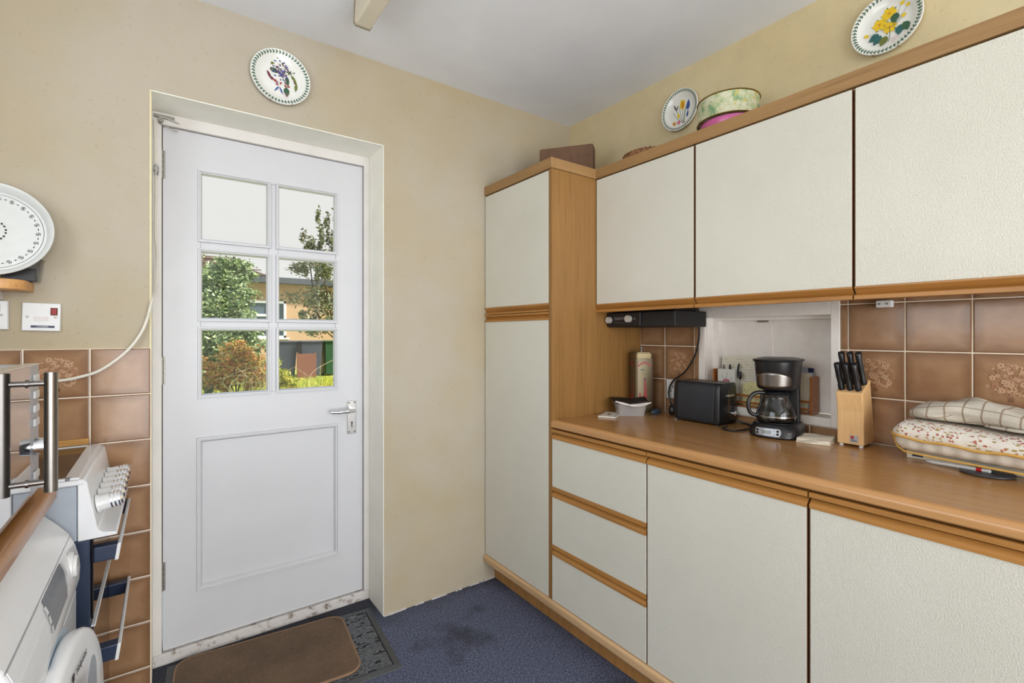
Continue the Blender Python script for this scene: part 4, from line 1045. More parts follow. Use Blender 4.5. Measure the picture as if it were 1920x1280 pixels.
# ================================================================== coffee maker
t = thing('coffee_maker', 'black filter coffee maker with glass carafe and steel band below the hatch', 'coffee maker', (1.772, .833, .884), math.radians(-79))
def rr_loft(b, secs, cap=True):   # (z, halfwidth, y_front, y_back, corner_front, corner_back)
    rings = []
    for z, w, yf, yb, rf, rb in secs:
        ring = []
        for cx, cy, a0, r in ((w-rb, yb-rb, 0, rb), (-w+rb, yb-rb, PI/2, rb), (-w+rf, yf+rf, PI, rf), (w-rf, yf+rf, 1.5*PI, rf)):
            for k in range(8): a = a0+PI/2*k/7; ring.append((cx+r*math.cos(a), cy+r*math.sin(a), z))
        rings.append(ring)
    b.loft(rings, cap=cap)
b = MB(); rr_loft(b, [(.0005, .078, -.092, .078, .06, .03), (.006, .082, -.097, .082, .065, .03), (.030, .078, -.092, .078, .065, .03), (.044, .070, -.082, .076, .06, .03), (.048, .066, -.078, .074, .055, .03)])
b.build('base', m_black, t, smooth=True, auto=50)
b = MB().lathe([(0, .0485), (.055, .0485), (.055, .0505), (0, .0505)], 36, (0, -.022, 0)); b.build('warming_plate', m_matte, t, smooth=True)
b = MB(); rr_loft(b, [(.046, .062, .036, .078, .008, .03), (.17, .060, .036, .082, .008, .03), (.262, .066, .030, .09, .008, .035)]); b.build('water_tank', m_black, t, smooth=True, auto=50)
b = MB(); rr_loft(b, [(.164, .054, -.070, .06, .053, .02), (.172, .060, -.078, .07, .058, .02), (.262, .068, -.088, .07, .066, .02)]); bk = b.build('brew_head', m_black, t, smooth=True, auto=50)
b = MB(); rr_loft(b, [(.262, .071, -.092, .093, .068, .04), (.266, .074, -.095, .096, .07, .04), (.270, .072, -.093, .094, .068, .04), (.276, .050, -.07, .06, .05, .03)]); b.build('lid', m_black, t, smooth=True, auto=30)
# steel band wrapped on the front of the brew head
b = MB(); R0 = lambda z: .0595+.008*(z-.172)/.09
pr = []
for k in range(25):
    a = math.radians(-155+k*130/24); s_ = abs((k-12)/12); zt_ = .226-.022*s_**3; zb_ = .1715+.010*s_**4
    def PT(z): w = R0(z)+.0012; yf = -.0185; return (w*math.cos(a)*1.0, (yf-(.0005))+ (w+.001)*math.sin(a)*1.0, z)
    pr.append([PT(zb_+(zt_-zb_)*q/6) for q in range(7)])
ids = [[b.V(p) for p in r] for r in pr]
for i in range(24):
    for j in range(6): b.F((ids[i][j], ids[i+1][j], ids[i+1][j+1], ids[i][j+1]))
b.build('steel_band', m_steel, t, smooth=True, auto=80, solid=.0008)
# control panel, screen, buttons (fascia follows the slanting base front)
def base_pt(u, z, off):       # u = sideways distance on the front curve
    w = .082-.004*(z/.03); rf = .065; yf = -.097+.005*(z/.03)
    s_ = u/ (rf) ; lim = (w-rf)
    if abs(u) <= lim: return (u, yf-off, z)
    sg = 1 if u > 0 else -1; a = (abs(u)-lim)/rf
    return (sg*(lim+(rf+off)*math.sin(a)), yf+rf-(rf+off)*math.cos(a), z)
def base_patch(b, u0, u1, z0_, z1_, off, n=10, r=0):
    for k in range(n):
        a, c = u0+(u1-u0)*k/n, u0+(u1-u0)*(k+1)/n
        def zz(u):
            e_ = min(u-u0, u1-u)
            return (r-math.sqrt(max(0, r*r-(r-e_)**2))) if e_ < r else 0
        b.poly([base_pt(a, z0_+zz(a), off), base_pt(c, z0_+zz(c), off), base_pt(c, z1_-zz(c), off), base_pt(a, z1_-zz(a), off)])
b = MB(); base_patch(b, -.050, .034, .010, .035, .0012, 24, .008); cp = b.build('control_panel', plain('panel_silver', (172, 174, 182), .35, .4), t)
b = MB(); base_patch(b, -.024, .004, .0155, .0275, .0018, 6); b.build('display', plain('lcd_grey', (132, 138, 134), .2), cp)
b = MB()
for u, z in ((-.040, .027), (-.040, .0175), (.024, .028), (.024, .018)):
    p = Vector(base_pt(u, z, .001)); q = Vector(base_pt(u, z, .004)); b.cyl(p, q, .0036 if u < 0 else .0042, n=14)
b.build_split('button', m_black, cp, smooth=True)
b = MB()
for u, z in ((.0135, .030), (.0135, .0155)): base_patch(b, u-.0015, u+.0015, z-.001, z+.001, .002, 1)
b.build('indicator_light', m_green, cp)
b = MB(); base_patch(b, .052, .066, .0195, .0205, .0015, 3); base_patch(b, .053, .065, .0222, .0235, .0015, 3); b.build('maker_mark', m_greyp, t)
# carafe
g = MB().lathe([(.050, .0515), (.0555, .054), (.057, .066), (.054, .084), (.046, .108), (.038, .126), (.036, .134), (.0375, .142)], 48, (0, -.022, 0))
g = MB(); 
prof = [(.0, .0512), (.054, .0515), (.0605, .054), (.063, .066), (.0605, .084), (.050, .112), (.041, .132), (.0395, .138), (.042, .146)]
g.lathe(prof, 48, (0, -.022, 0)); g.f = g.f[:-1]; g.m = g.m[:-1]
cf = g.build('carafe', m_cglass, t, smooth=True, auto=60)
MB().lathe([(.0625, .070), (.0640, .0705), (.0635, .0755), (.0620, .076)], 48, (0, -.022, 0)).build('steel_ring', m_steel, cf, smooth=True)
MB().lathe([(0, .1455), (.041, .1455), (.042, .149), (.036, .157), (0, .160)], 40, (0, -.022, 0)).build('carafe_lid', m_black, cf, smooth=True)
ha = math.radians(220); hd = Vector((math.cos(ha), math.sin(ha), 0)); o_ = Vector((0, -.022, 0)); Zv = Vector((0, 0, 1))
b = MB(); pth = [o_+hd*r_+Zv*z for r_, z in ((.036, .150), (.055, .153), (.078, .146), (.093, .124), (.094, .100), (.086, .080), (.070, .073), (.060, .076))]
b.tube(pth, .0068, n=10); b.build('carafe_handle', m_black, cf, smooth=True)
b = MB(); b.tube([o_+hd*.050+Zv*.150, o_+hd*.051+Zv*.118, o_+hd*.060+Zv*.095, o_+hd*.0645+Zv*.076], .004, n=8); b.build('handle_strap', m_black, cf, smooth=True)
# ================================================================== knife block
t = thing('knife_block', 'beech knife block with six black-handled knives at the tiled wall', 'knife block', (1.83, .612, .884), math.radians(2))
w = .0365
prof = [(-.053, .006), (-.055, .112), (-.066, .172), (.008, .212), (.056, .006)]
MB().prism(prof, -w, w, 'y').build('block', m_block, t, bevel=.003)
b = MB()
for x in (-.044, .044):
    for y in (-.027, .027): b.cyl((x, y, 0), (x, y, .0065), .006, n=10)
b.build_split('foot', m_wplas, t)
lb = MB().box(-.0555, -.0535, -.021, .0, .014, .036).build('maker_label', m_silver, t)
MB().box(-.0562, -.0554, -.0105, -.002, .025, .0345).build('red_square', m_redp, lb)
MB().box(-.0561, -.0554, -.0185, -.0025, .018, .0195).box(-.0561, -.0554, -.0165, -.0025, .0215, .0228).build('lettering_line', m_inkk, lb)
nrm = Vector((-.040, 0, .074)).normalized(); tan = Vector((.074, 0, .040)).normalized(); top0 = Vector((-.066, 0, .172))
kd = (nrm+Vector((.17, 0, .10))).normalized()
for row, (off, L, ys) in enumerate(((.018, .090, (.024, 0, -.022)), (.055, .108, (.020, -.004, -.027)))):
    for i, yy in enumerate(ys):
        k = thing('kitchen_knife', ('short' if row == 0 else 'long')+' black knife handle, '+('left', 'middle', 'right')[i]+(' one of the front row' if row == 0 else ' one of the back row')+' in the beech block', 'knife', (0, 0, 0), 0, 'knives in the wooden block')
        M4 = Matrix.Translation((1.83, .612, .884)) @ Matrix.Rotation(math.radians(2), 4, 'Z')
        p = M4 @ (top0+tan*off+Vector((0, yy, 0))); k.location = p
        K = MB(); lean = Vector((0, .06-.0*i, 0)); d2 = (kd+lean).normalized(); sidev = Vector((0, 1, 0)); fv = d2.cross(sidev).normalized()
        rings = []
        for s_, a_, c_, q in ((.0008, .0085, .011, 0), (.012, .0092, .0125, 0), (.022, .0074, .0090, 0), (L*.5, .0082, .0104, .0015), (L*.8, .0080, .0100, .001), (L*.92, .0092, .0128, -.002), (L*.985, .0086, .0116, -.003), (L, .005, .007, -.003)):
            c0 = d2*s_+fv*q; rings.append([c0+sidev*a_*math.cos(2*PI*h/14)+fv*c_*math.sin(2*PI*h/14) for h in range(14)])
        K.loft(rings).build('handle', m_black, k, smooth=True, auto=60)
        K = MB(); 
        for s_ in (.30, .55, .80): K.cyl(d2*L*s_-sidev*.0086, d2*L*s_+sidev*.0086, .002, n=8)
        K.build('rivet', m_steel, k, kind='stuff')
        K = MB().loft([[d2*s_+sidev*a_*x+fv*c_*y for x, y in ((-1, -1), (1, -1), (1, 1), (-1, 1))] for s_, a_, c_ in ((-.05, .0008, .009), (.002, .0008, .010))]); K.build('blade', m_steel, k)
# ================================================================== folded napkin
t = thing('folded_cloth', 'folded cream cloth lying in front of the knife block', 'cloth', (1.770, .706, .8845), math.radians(12))
b = MB()
for q, (z0_, s_) in enumerate(((0, 1.0), (.0045, .975), (.009, .955))):
    n = 10; rows = []
    for top in (0, 1):
        g = []
        for i in range(n+1):
            for j in range(n+1):
                x = (-.060+.120*i/n)*s_; y = (-.048+.096*j/n)*s_; e_ = min(i, j, n-i, n-j)/1.0
                z = z0_+(.0040+.0015*math.sin(i*.8+j*.5+q))*(1 if e_ >= 1 else .75)*top+.010*max(0, (x*.7-y*1.1))*q+.0003
                g.append(b.V((x+.003*math.sin(j*.9+q), y+.002*math.sin(i*.8), z)))
        rows.append(g)
    A, B = rows
    for i in range(n):
        for j in range(n):
            k = i*(n+1)+j
            b.F((A[k], A[k+1], A[k+n+2], A[k+n+1])); b.F((B[k], B[k+n+1], B[k+n+2], B[k+1]))
    per = [i*(n+1) for i in range(n+1)]+[n*(n+1)+j for j in range(1, n+1)]+[i*(n+1)+n for i in range(n-1, -1, -1)]+[j for j in range(n-1, 0, -1)]
    for u, w_ in zip(per, per[1:]+per[:1]): b.F((A[u], A[w_], B[w_], B[u]))
b.build('linen', m_cloth, t, smooth=True, auto=70)
# ================================================================== quilted glove, tea towel, box, pen, lid
def cloth_mat(name, kind):
    M = NM(name); tcn = M.n('ShaderNodeTexCoord'); uv = tcn.outputs['UV']
    if kind == 'check':
        sx = M.n('ShaderNodeSeparateXYZ'); M.l(uv, sx.inputs[0])
        def line(s_, per, w):
            f = M.math('FRACT', M.math('DIVIDE', s_, per)); return M.math('LESS_THAN', M.math('ABSOLUTE', M.math('SUBTRACT', f, .5)), w/per/2)
        lm = M.math('MAXIMUM', line(sx.outputs[0], .037, .0042), line(sx.outputs[1], .034, .0026))
        n1 = M.noise(uv, 700, 2, .6); n2 = M.noise(uv, 30, 3)
        base = M.mix(M.ramp(n1, [(.35, (0, 0, 0, 1)), (.65, (1, 1, 1, 1))]), srgb(188, 180, 166), srgb(226, 220, 208))
        M.set(M.mix(M.math('MULTIPLY', lm, .85), base, srgb(150, 128, 106)), .95); M.bump(n1, .5, .002)
    else:
        v1 = M.n('ShaderNodeTexVoronoi'); v1.inputs['Scale'].default_value = 120; M.l(uv, v1.inputs['Vector'])
        v2 = M.n('ShaderNodeTexVoronoi'); v2.inputs['Scale'].default_value = 60; mp = M.n('ShaderNodeMapping'); mp.inputs['Scale'].default_value = (1, 2.2, 1); mp.inputs['Rotation'].default_value = (0, 0, .6); M.l(uv, mp.inputs[0]); M.l(mp.outputs[0], v2.inputs['Vector'])
        n2 = M.noise(uv, 34, 2); 
        sp1 = M.math('MULTIPLY', M.math('LESS_THAN', v1.outputs['Distance'], .40), M.math('GREATER_THAN', n2, .50))
        sp2 = M.math('MULTIPLY', M.math('LESS_THAN', v2.outputs['Distance'], .34), M.math('LESS_THAN', n2, .50))
        s1 = M.n('ShaderNodeSeparateColor'); M.l(v1.outputs['Color'], s1.inputs[0])
        redc = M.ramp(s1.outputs[0], [(0, srgb(172, 84, 76)), (.5, srgb(198, 130, 108)), (1, srgb(150, 96, 92))])
        c = M.mix(sp2, srgb(234, 228, 218), srgb(172, 150, 92)); c = M.mix(sp1, c, redc); M.set(c, .9); M.bump(n2, .3, .01)
    return M.m
def lump(b, L, secfn, n=40, m=28, y0=0):
    rings = []; uv = []
    for i in range(n+1):
        s_ = i/n; ring = secfn(s_, m); y = L*s_
        acc = 0; prev = None
        for (x, z) in ring:
            if prev: acc += math.hypot(x-prev[0], z-prev[1])
            uv.append((y, acc)); prev = (x, z)
        rings.append([(x, y0-y, z) for x, z in ring])
    b.loft(rings); b.uv = uv
def sup(cx, cz, w, h, m, e=.55, a0=PI):
    out = []
    for k in range(m):
        a = a0-2*PI*k/m; c, s_ = math.cos(a), math.sin(a)
        out.append((cx+w*math.copysign(abs(c)**e, c), cz+h*math.copysign(abs(s_)**e, s_)))
    return out
t = thing('white_carton', 'slim white box on the worktop under the quilted oven glove', 'box', (1.80, .30, .8843), math.radians(-2))
MB().box(-.052, .070, -.20, .158, 0, .022).build('carton', m_paper, t, bevel=.001)
MB().box(-.0524, -.0519, .120, .145, .006, .012).build('printed_mark', m_dblue, t)
t = thing('oven_glove', 'folded quilted oven glove with red floral print and gold piping at the right edge', 'oven glove', (1.785, .472, .907), math.radians(-7))
def sec_in(s_, m):
    k = min(1, (s_/.06))**.4 if s_ < .06 else 1.0; w = .083+.016*s_; puff = .0022*math.sin(s_*70)
    return sup(.0, .038, w*(.55+.45*k)+puff, .036*k+.001, m, .6)
b = MB(); lump(b, .42, sec_in, 60, 30, .002); b.build('quilted_lining', plain('quilted_white_lining', (226, 218, 206), .8, bump=.2, scale=14), t, smooth=True, auto=80)
def sec_top(s_, m):
    k = min(1, (s_/.07))**.5 if s_ < .07 else 1.0; w = (.088+.018*s_)*(.55+.45*k); h0 = .048-.006*min(1, s_*3); zt = .048+.040*k+.003*math.sin(s_*9)
    out = []; n2 = m//2
    for j in range(n2):
        a = PI-PI*j/(n2-1); c, q = math.cos(a), math.sin(a); out.append((w*math.copysign(abs(c)**.6, c), h0+(zt-h0)*abs(q)**.6))
    for j in range(m-n2):
        a = PI*(j+.5)/(m-n2); c = math.cos(a); out.append((w*.985*c, h0-.001))
    return out
b = MB(); lump(b, .43, sec_top, 56, 34, .010); b.build('floral_cover', cloth_mat('floral_cotton', 'floral'), t, smooth=True, auto=80)
def edge(s_): k = min(1, (s_/.07))**.5 if s_ < .07 else 1.0; return (.088+.018*s_)*(.55+.45*k)
b = MB(); b.tube([(-edge(s_)-.001, .012-.43*s_, .047-.006*min(1, s_*3)+.0025*math.sin(s_*23)) for s_ in [k/30 for k in range(31)]], .0036, n=8)
b.tube([(.05, .008, .045), (0, .014, .046), (-.048, .0125, .047)], .0034, n=8)
b.tube([(-.046, .010, .046), (-.047, .006, .030), (-.060, -.006, .013), (-.073, -.023, .006), (-.083, -.05, .003), (-.0885, -.2, .001), (-.098, -.41, .001)], .0030, n=8)
b.build('gold_piping', m_gold, t, smooth=True)
t = thing('tea_towel', 'beige checked tea towel bundled on top of the floral oven glove', 'tea towel', (1.792, .452, .9985), math.radians(-7))
def sec_tw(s_, m):
    k = math.sin(min(1, s_/.16)*PI/2)**.6 if s_ < .16 else 1; hump = .050+.018*math.exp(-((s_-.38)/.14)**2)-.024*max(0, s_-.55)*2
    h = hump*.5*(.35+.65*k); w = (.066+.006*math.sin(s_*11))*(.5+.5*k)
    r = sup(.0, h+.001, w, h, m, .75)
    return [(x+.003*math.sin(z*160+s_*14), z*(1+.05*math.sin(x*60+s_*20))+.001) for x, z in r]
b = MB(); lump(b, .36, sec_tw, 60, 40); m_check = cloth_mat('check_linen', 'check'); b.build('bundle', m_check, t, smooth=True, auto=80)
b = MB(); lump(b, .22, lambda s_, m: sup(-.004, .006, .078*(.3+.7*min(1, s_*3)**.5), .0055, m, .7), 24, 24, -.16); b.build('loose_corner', m_check, t, smooth=True, auto=80)
t = thing('pot_lid', 'flat dark grey disc lying on the worktop under the pen', 'disc', (1.705, .283, .8842))
MB().lathe([(0, 0), (.046, 0), (.053, .003), (.053, .006), (.046, .0075), (0, .008)], 44).build('disc', plain('grey_disc', (66, 68, 72), .4), t, smooth=True)
t = thing('ballpoint_pen', 'white ballpoint pen with a red band lying by the oven glove', 'pen', (1.727, .345, .895))
A = Vector((1.722, .408, .8885)); B_ = Vector((1.682, .272, .8975)); dv = (B_-A)
K = W_(t); K.cyl(A+dv*.0, A+dv*.10, .0015, .0045, 12); K.cyl(A+dv*.10, A+dv*.80, .0045, n=14); K.cyl(A+dv*.88, A+dv*.985, .0046, n=14); K.cyl(A+dv*.985, A+dv*1.0, .0046, .003, 14)
K.build('barrel', m_wplas, t, smooth=True)
K = W_(t); K.cyl(A+dv*.80, A+dv*.88, .0048, n=14); K.build('red_band', plain('bright_red_plastic', (206, 26, 30), .35), t, smooth=True)
# ================================================================== things on the hatch sill
SX = XR
t = thing('letter_rack', 'wooden letter rack standing on the hatch sill', 'letter rack', (SX+.035, .96, .9495))
b = W_(t); b.box(SX+.004, SX+.060, 1.148, 1.1555, .9495, 1.096).box(SX+.004, SX+.060, .768, .776, .9495, 1.088).box(SX+.006, SX+.058, .776, 1.148, .9495, .954); b.build_split('rack_end', m_rack, t, bevel=.001)
for zz in (.968, .996): W_(t).box(SX+.0045, SX+.0085, .7762, 1.1478, zz-.004, zz+.004).build('front_rail', m_rack, t)
for zz in (.97, 1.03): W_(t).box(SX+.0555, SX+.0595, .7762, 1.1478, zz-.004, zz+.004).build('back_rail', m_rack, t)
t = thing('pen_pot', 'square white pot with a pink flower print holding pens on the hatch sill', 'pot', (SX+.031, 1.098, .9545))
b = W_(t); x0, x1, y0_, y1_, z0_, z1_ = SX+.010, SX+.053, 1.060, 1.136, .9545, 1.097
b.box(x0, x0+.003, y0_, y1_, z0_, z1_).box(x1-.003, x1, y0_, y1_, z0_, z1_).box(x0+.003, x1-.003, y0_, y0_+.003, z0_, z1_).box(x0+.003, x1-.003, y1_-.003, y1_, z0_, z1_).box(x0, x1, y0_, y1_, z0_, z0_+.003)
b.build('pot', m_china, t)
b = W_(t); xx = x0-.0005; b.mat(m_pinkp)
def P3(u, v): return (xx, 1.098-u, 1.045+v)
for k in range(7):
    a = k*2*PI/7; pts = [(.009*math.cos(a)+.008*math.cos(q*PI/3), .006*math.sin(a)+.007*math.sin(q*PI/3)) for q in range(6)]; b.poly([P3(*p) for p in pts]); xx -= .00004
b.mat(m_green)
for p0, p1 in (((0, .01), (.004, .04)), ((-.01, .01), (-.022, .03)), ((.01, 0), (.026, .02))): b.poly([P3(p0[0]-.0007, p0[1]), P3(p0[0]+.0007, p0[1]), P3(p1[0]+.0005, p1[1]), P3(p1[0]-.0005, p1[1])])
b.build('flower_print', None, t)
for i, (dx, dy, L, lx, ly) in enumerate(((.0, .022, .156, .02, .02), (.004, .003, .158, .0, -.03), (-.002, -.018, .166, .0, -.16))):
    p = thing('dark_pen', ('slim dark pen at the left of the white pot', 'thick dark pen in the middle of the white pot', 'dark pen leaning right in the white pot')[i], 'pen', (SX+.031+dx, 1.098+dy, .9588), 0, 'pens in the white pot')
    d = Vector((lx, ly, 1)).normalized(); K = MB(); K.cyl(d*.001, d*L*.94, .0042 if i else .0032, n=12); K.cyl(d*L*.94, d*L, .0042 if i else .0032, .002, 12)
    K.build('barrel', m_inkk if i else plain('dark_grey_pen', (70, 66, 66), .4), p, smooth=True)
    K = MB(); K.cyl(d*L*.62, d*L*.64, .0046, n=12); K.build('ring', m_steel, p)
t = thing('thin_brush', 'thin stick with a dark oval head standing beside the white pot', 'brush', (SX+.022, 1.045, .9545))
K = MB(); K.cyl((0, 0, 0), (0, .0, .105), .0016, n=8); K.build('stick', m_hinge, t)
MB().lathe([(.001, .1), (.006, .108), (.007, .122), (.005, .134), (0, .137)], 16).build('head', m_inkk, t, smooth=True)
def sheet(name, label, cat, x, y0, y1, z0, z1, mat, tilt=4, lines=0, roll=0, lm=None):
    t = thing(name, label, cat, (x, (y0+y1)/2, z0)); t.rotation_euler = (math.radians(roll), math.radians(tilt), 0)
    w, h = (y1-y0)/2, z1-z0
    MB().box(-.0006, .0006, -w, w, 0, h).build('sheet', mat, t)
    if lines:
        b = MB(); rr = random.Random(lines)
        for k in range(lines):
            zz = h*(.93-.86*k/lines); y = w*.88
            while y > -w*.8:
                L = rr.uniform(.004, .016)
                if rr.random() < .75: b.poly([(-.0009, y, zz), (-.0009, max(y-L, -w*.9), zz+rr.uniform(-.0008, .0008)), (-.0009, max(y-L, -w*.9), zz+.0011), (-.0009, y, zz+.0011)])
                y -= L+.003
        b.build('handwriting', lm or m_greyp, t)
    return t
sheet('handwritten_note', 'large cream sheet of handwriting propped in the letter rack behind the pen pot', 'paper', SX+.046, .985, 1.135, .9545, 1.152, m_paper, 3, 15, -2)
sheet('blue_note', 'pale blue paper slip with a dark top edge behind the coffee maker', 'paper', SX+.043, .935, .995, 1.01, 1.112, m_bluep, 3)
o = MB().box(-.0008, .0008, -.029, .029, .097, .102); n_ = [x for x in COL.objects if x.name.startswith('blue_note')][0]; o.build('dark_edge', m_dblue, n_)
t = thing('yellow_card', 'pale yellow patterned card propped low in the letter rack', 'card', (SX+.030, .985, .9545)); t.rotation_euler = (0, math.radians(3), 0)
MB().prism([(-.055, 0), (.055, 0), (.055, .080), (.04, .092), (0, .097), (-.04, .092), (-.055, .08)], -.0007, .0007, 'x').build('card', m_ycard, t)
b = MB(); b.mat(m_olive); rr = random.Random(12)
for k in range(26):
    y, z = rr.uniform(-.048, .048), rr.uniform(.01, .086); a = rr.uniform(0, 6); b.mat(rr.choice((m_olive, m_redp, m_fl1)))
    b.poly([(-.0011, y+.0035*math.cos(a+q*1.57)*(1 if q % 2 else .5), z+.0035*math.sin(a+q*1.57)*(1 if q % 2 else .5)) for q in range(4)])
b.build('speckled_print', None, t)
sheet('blue_leaflet', 'white leaflet with a dark blue top corner at the right end of the letter rack', 'leaflet', SX+.036, .785, .835, .9545, 1.120, m_bluep, 2, 0, 3)
n_ = [x for x in COL.objects if x.name.startswith('blue_leaflet')][0]; MB().box(-.0009, .0009, -.0245, -.005, .148, .164).build('dark_corner', m_dblue, n_)
sheet('white_leaflet', 'plain white leaflet slanting beside the blue one in the letter rack', 'leaflet', SX+.026, .792, .838, .9545, 1.100, m_paper, 1, 0, 6)
# ================================================================== the garden
struct(MB().box(-60, 60, 3.12, 80, -.3, .06), 'ground_outside', m_lawn)
def leaves(b, blobs, n, size, seed, shell=.45):
    rr = random.Random(seed); tot = sum(w for *_, w in blobs)
    for (cx, cy, cz, rx, ry, rz, w) in blobs:
        N = int(n*w/tot); cl = []
        for q in range(max(6, N//110)):
            cl.append(Vector((rr.gauss(0, 1), rr.gauss(0, 1), rr.gauss(0, 1))).normalized()*(shell+(1-shell)*rr.random()))
        for k in range(N):
            d = rr.choice(cl)+Vector((rr.gauss(0, .15), rr.gauss(0, .15), rr.gauss(0, .10)))
            p = Vector((cx+d.x*rx, cy+d.y*ry, max(.08, cz+d.z*rz)))
            u = Vector((rr.gauss(0, 1), rr.gauss(0, 1), rr.gauss(0, .7))).normalized(); v_ = u.cross(Vector((rr.gauss(0, 1), rr.gauss(0, 1), rr.gauss(0, 1)))).normalized()
            s_ = size*rr.uniform(.6, 1.3)
            b.poly([p-u*s_, p+v_*s_*.42, p+u*s_, p-v_*s_*.42])
def tree(name, label, x, y, blobs, n, size, seed, mat, stems, group='shrubs and trees in the garden', shell=.45):
    t = thing(name, label, 'tree' if 'tree' in name else 'shrub', (x, y, .06), 0, group)
    b = W_(t); leaves(b, blobs, n, size, seed, shell); b.build('foliage', mat, t, kind='stuff')
    b = W_(t)
    for pts, r in stems: b.tube(pts, r, n=6)
    b.build('stem', m_bark, t, smooth=True); return t
tree('evergreen_tree', 'dense dark green tree at the left behind the door panes', .75, 12.6, [(.55, 12.6, 1.5, 1.05, .8, 1.45, 4), (-.2, 12.8, 1.9, 1.1, .8, 1.5, 2), (1.15, 12.4, 1.7, .65, .5, .75, 1.6), (1.35, 12.4, 1.15, .55, .5, .5, 1), (.5, 12.4, .6, 1.2, .6, .6, 2), (1.15, 12.6, 2.55, .5, .4, .5, 1.2)], 34000, .05, 1, m_leaf1, [([(.75, 12.6, .06), (.7, 12.6, 1.2), (.6, 12.6, 2.4)], .08)])
tree('bronze_tree', 'slender loose-leaved tree at the right behind the door panes', 2.35, 9.2, [(2.35, 9.2, 1.95, .55, .5, .75, 2.6), (2.10, 9.2, 2.75, .16, .2, .75, .6), (2.30, 9.2, 2.95, .12, .2, .75, .6), (2.50, 9.2, 3.0, .14, .2, .8, .6), (2.68, 9.2, 3.0, .14, .2, .9, .6), (2.35, 9.2, 2.45, .45, .3, .35, .8), (2.7, 9.2, 1.6, .5, .4, .6, 1.2), (2.1, 9.2, 1.45, .3, .3, .4, .5)], 7000, .038, 2, m_leaf2,
     [([(2.86, 9.3, .06), (2.8, 9.25, .9), (2.66, 9.2, 1.9), (2.66, 9.2, 3.1)], .018), ([(2.8, 9.3, .9), (2.5, 9.2, 1.6), (2.3, 9.2, 2.9)], .012), ([(2.8, 9.3, 1.0), (2.3, 9.2, 1.5), (2.10, 9.2, 2.8)], .010)], shell=.1)
tree('orange_shrub', 'rounded shrub with orange autumn leaves below the house window', 1.1, 10.4, [(1.12, 10.4, .62, .58, .45, .50, 4), (.75, 10.5, .52, .45, .4, .40, 1.5), (1.40, 10.4, .45, .30, .35, .36, 1.3), (1.2, 10.3, .9, .35, .3, .2, .8)], 7500, .036, 3, m_leaf3, [([(1.1, 10.4, .06), (1.2, 10.4, .5), (1.3, 10.4, .9)], .012), ([(1.1, 10.4, .06), (.9, 10.4, .5)], .012), ([(1.1, 10.4, .06), (1.05, 10.3, .6)], .012)], shell=.3)
tree('green_shrub', 'low mixed green shrub at the left of the orange one', .35, 11.2, [(.30, 11.2, .6, .45, .4, .55, 3), (.1, 11.4, .5, .6, .4, .5, 1), (.62, 11.0, .34, .25, .3, .26, 1)], 4200, .04, 4, m_leaf1, [([(.35, 11.2, .06), (.3, 11.2, .7)], .014)], shell=.3)
tree('yellow_shrub', 'small yellow-green plant at the foot of the bins', 1.95, 10.9, [(1.86, 10.9, .38, .30, .3, .34, 3), (2.15, 11.0, .20, .28, .2, .12, 1)], 3200, .036, 5, m_leaf4, [([(1.93, 10.9, .06), (1.9, 10.9, .45)], .01)], shell=.2)
# grass tufts and fallen leaves
b = MB(); rr = random.Random(21)
for k in range(9000):
    x = rr.uniform(-.3, 4.6); y = rr.uniform(8.2, 13.4); h = rr.uniform(.02, .07) if x < 1.3 else rr.uniform(.03, .13); a = rr.uniform(0, 3.1); w = .008
    b.poly([(x-w*math.cos(a), y-w*math.sin(a), .055), (x+w*math.cos(a), y+w*math.sin(a), .055), (x+rr.gauss(0, .03), y, .06+h)])
o = b.build('grass', m_leaf4, None); tag(o, 'rough grass growing across the garden lawn', 'grass', kind='stuff')
b = MB()
for k in range(3200):
    x = rr.uniform(1.6, 4.2); y = rr.uniform(9.0, 10.9); p = Vector((x, y, .075+rr.uniform(0, .05))); u = Vector((rr.gauss(0, 1), rr.gauss(0, 1), .4)).normalized()*.03; v_ = Vector((-u.y, u.x, rr.uniform(-.01, .02)))*.6
    b.poly([p-u, p+v_, p+u, p-v_])
o = b.build('fallen_leaves', m_leaf3, None); tag(o, 'fallen orange leaves scattered on the lawn edge', 'leaves', kind='stuff')
b = MB()
for k in range(26):
    x = rr.uniform(1.0, 1.7) if k < 18 else rr.uniform(2.2, 3.2); y = rr.uniform(9.4, 9.9); b.tube([(x, y, .06), (x+rr.gauss(0, .1), y, rr.uniform(.25, .5)), (x+rr.gauss(0, .28), y, rr.uniform(.35, .75))], .0045, n=4)
o = b.build('dry_stalks', m_straw, None); tag(o, 'bent dry stalks rising in front of the orange shrub', 'stalks', kind='stuff')
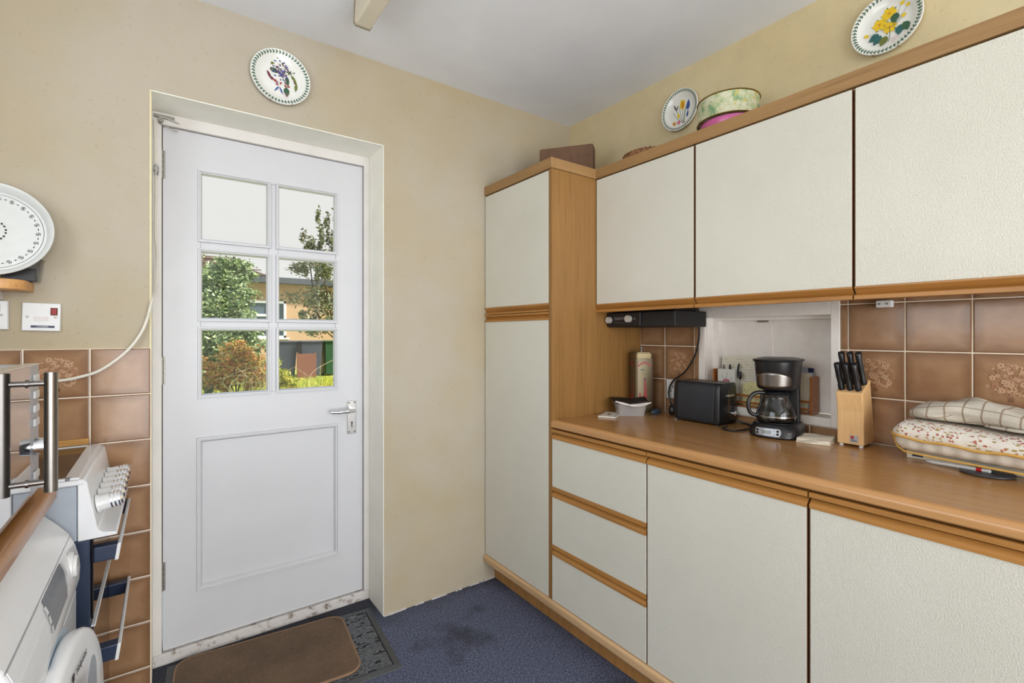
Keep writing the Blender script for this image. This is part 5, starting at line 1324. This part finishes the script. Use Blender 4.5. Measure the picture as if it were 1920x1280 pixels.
# house
HY = 17.0
t = thing('bungalow', 'buff brick bungalow with dark eaves behind the garden', 'house', (3, HY, 0))
W_(t).box(-6, 1.98, HY, HY+.25, .0, 2.86).box(3.20, 9, HY, HY+.25, 0, 2.86).box(1.98, 3.20, HY, HY+.25, 0, 1.12).box(1.98, 3.20, HY, HY+.25, 2.30, 2.86).build('wall', m_ext, t)
W_(t).box(-6, 9, HY-.35, HY+.3, 2.86, 3.04).build('fascia_board', m_fascia, t)
b = W_(t); b.prism([(-7, 3.04), (2.75, 3.04), (2.2, 3.22), (1.75, 3.55), (-7, 3.55)], HY-.30, HY-.26); 
b.build('roof_face', m_roof, t)
b = W_(t)
for k in range(4):
    z = 3.08+k*.13; xe = 2.75-(z-3.04)*1.9; b.box(-7, xe, HY-.33, HY-.30, z, z+.035)
b.build('roof_tile_course', m_roof, t, kind='stuff')
wf = W_(t)
for (xa, xb, za, zb) in ((1.98, 3.20, 1.12, 1.19), (1.98, 3.20, 2.23, 2.30), (1.98, 2.05, 1.12, 2.3), (3.13, 3.20, 1.12, 2.3), (2.68, 2.80, 1.12, 2.3), (2.05, 2.68, 1.80, 1.88)): wf.box(xa, xb, HY-.04, HY+.04, za, zb)
win = wf.build('window', m_upvc, t)
W_(t).box(2.05, 2.68, HY+.02, HY+.03, 1.19, 1.80).build('pane', m_extg, win); W_(t).box(2.05, 2.68, HY+.02, HY+.03, 1.88, 2.23).build('pane', m_extg, win); W_(t).box(2.80, 3.13, HY+.02, HY+.03, 1.19, 2.23).build('pane', m_extg, win)
W_(t).box(1.9, 3.3, HY-.09, HY+.0, 1.07, 1.12).build('sill', m_upvc, win)
def bin_(x, y, label, mat, grp='wheelie bins by the bungalow'):
    t = thing('wheelie_bin', label, 'bin', (x, y, .06), 0, grp); b = MB()
    b.loft([[(px*w, py*d, z) for px, py in ((-1, -1), (1, -1), (1, 1), (-1, 1))] for w, d, z in ((.23, .24, .04), (.28, .33, .95))]); b.build('bin_body', mat, t, bevel=.02)
    MB().box(-.30, .30, -.37, .34, .951, 1.0).build('lid', mat, t, bevel=.02)
    for s_ in (-.2, .2): MB().cyl((s_-.03, .24, .1), (s_+.03, .24, .1), .1, n=16).build('wheel', m_matte, t)
    return t
bin_(2.64, 14.3, 'grey wheelie bin at the left of the garden bins', m_bin); bin_(3.27, 14.2, 'grey wheelie bin in the middle behind the rusty panel', m_bin); bin_(3.91, 14.3, 'green wheelie bin at the right edge of the door glass', m_bin2)
t = thing('rusty_panel', 'rusty brown panel leaning in front of the grey bins', 'panel', (3.05, 13.5, .06)); MB().box(-.22, .22, 0, .03, 0, .66).box(-.24, -.21, .0, .04, 0, .7).box(.21, .24, 0, .04, 0, .7).build('sheet', m_rust, t, bevel=.005)
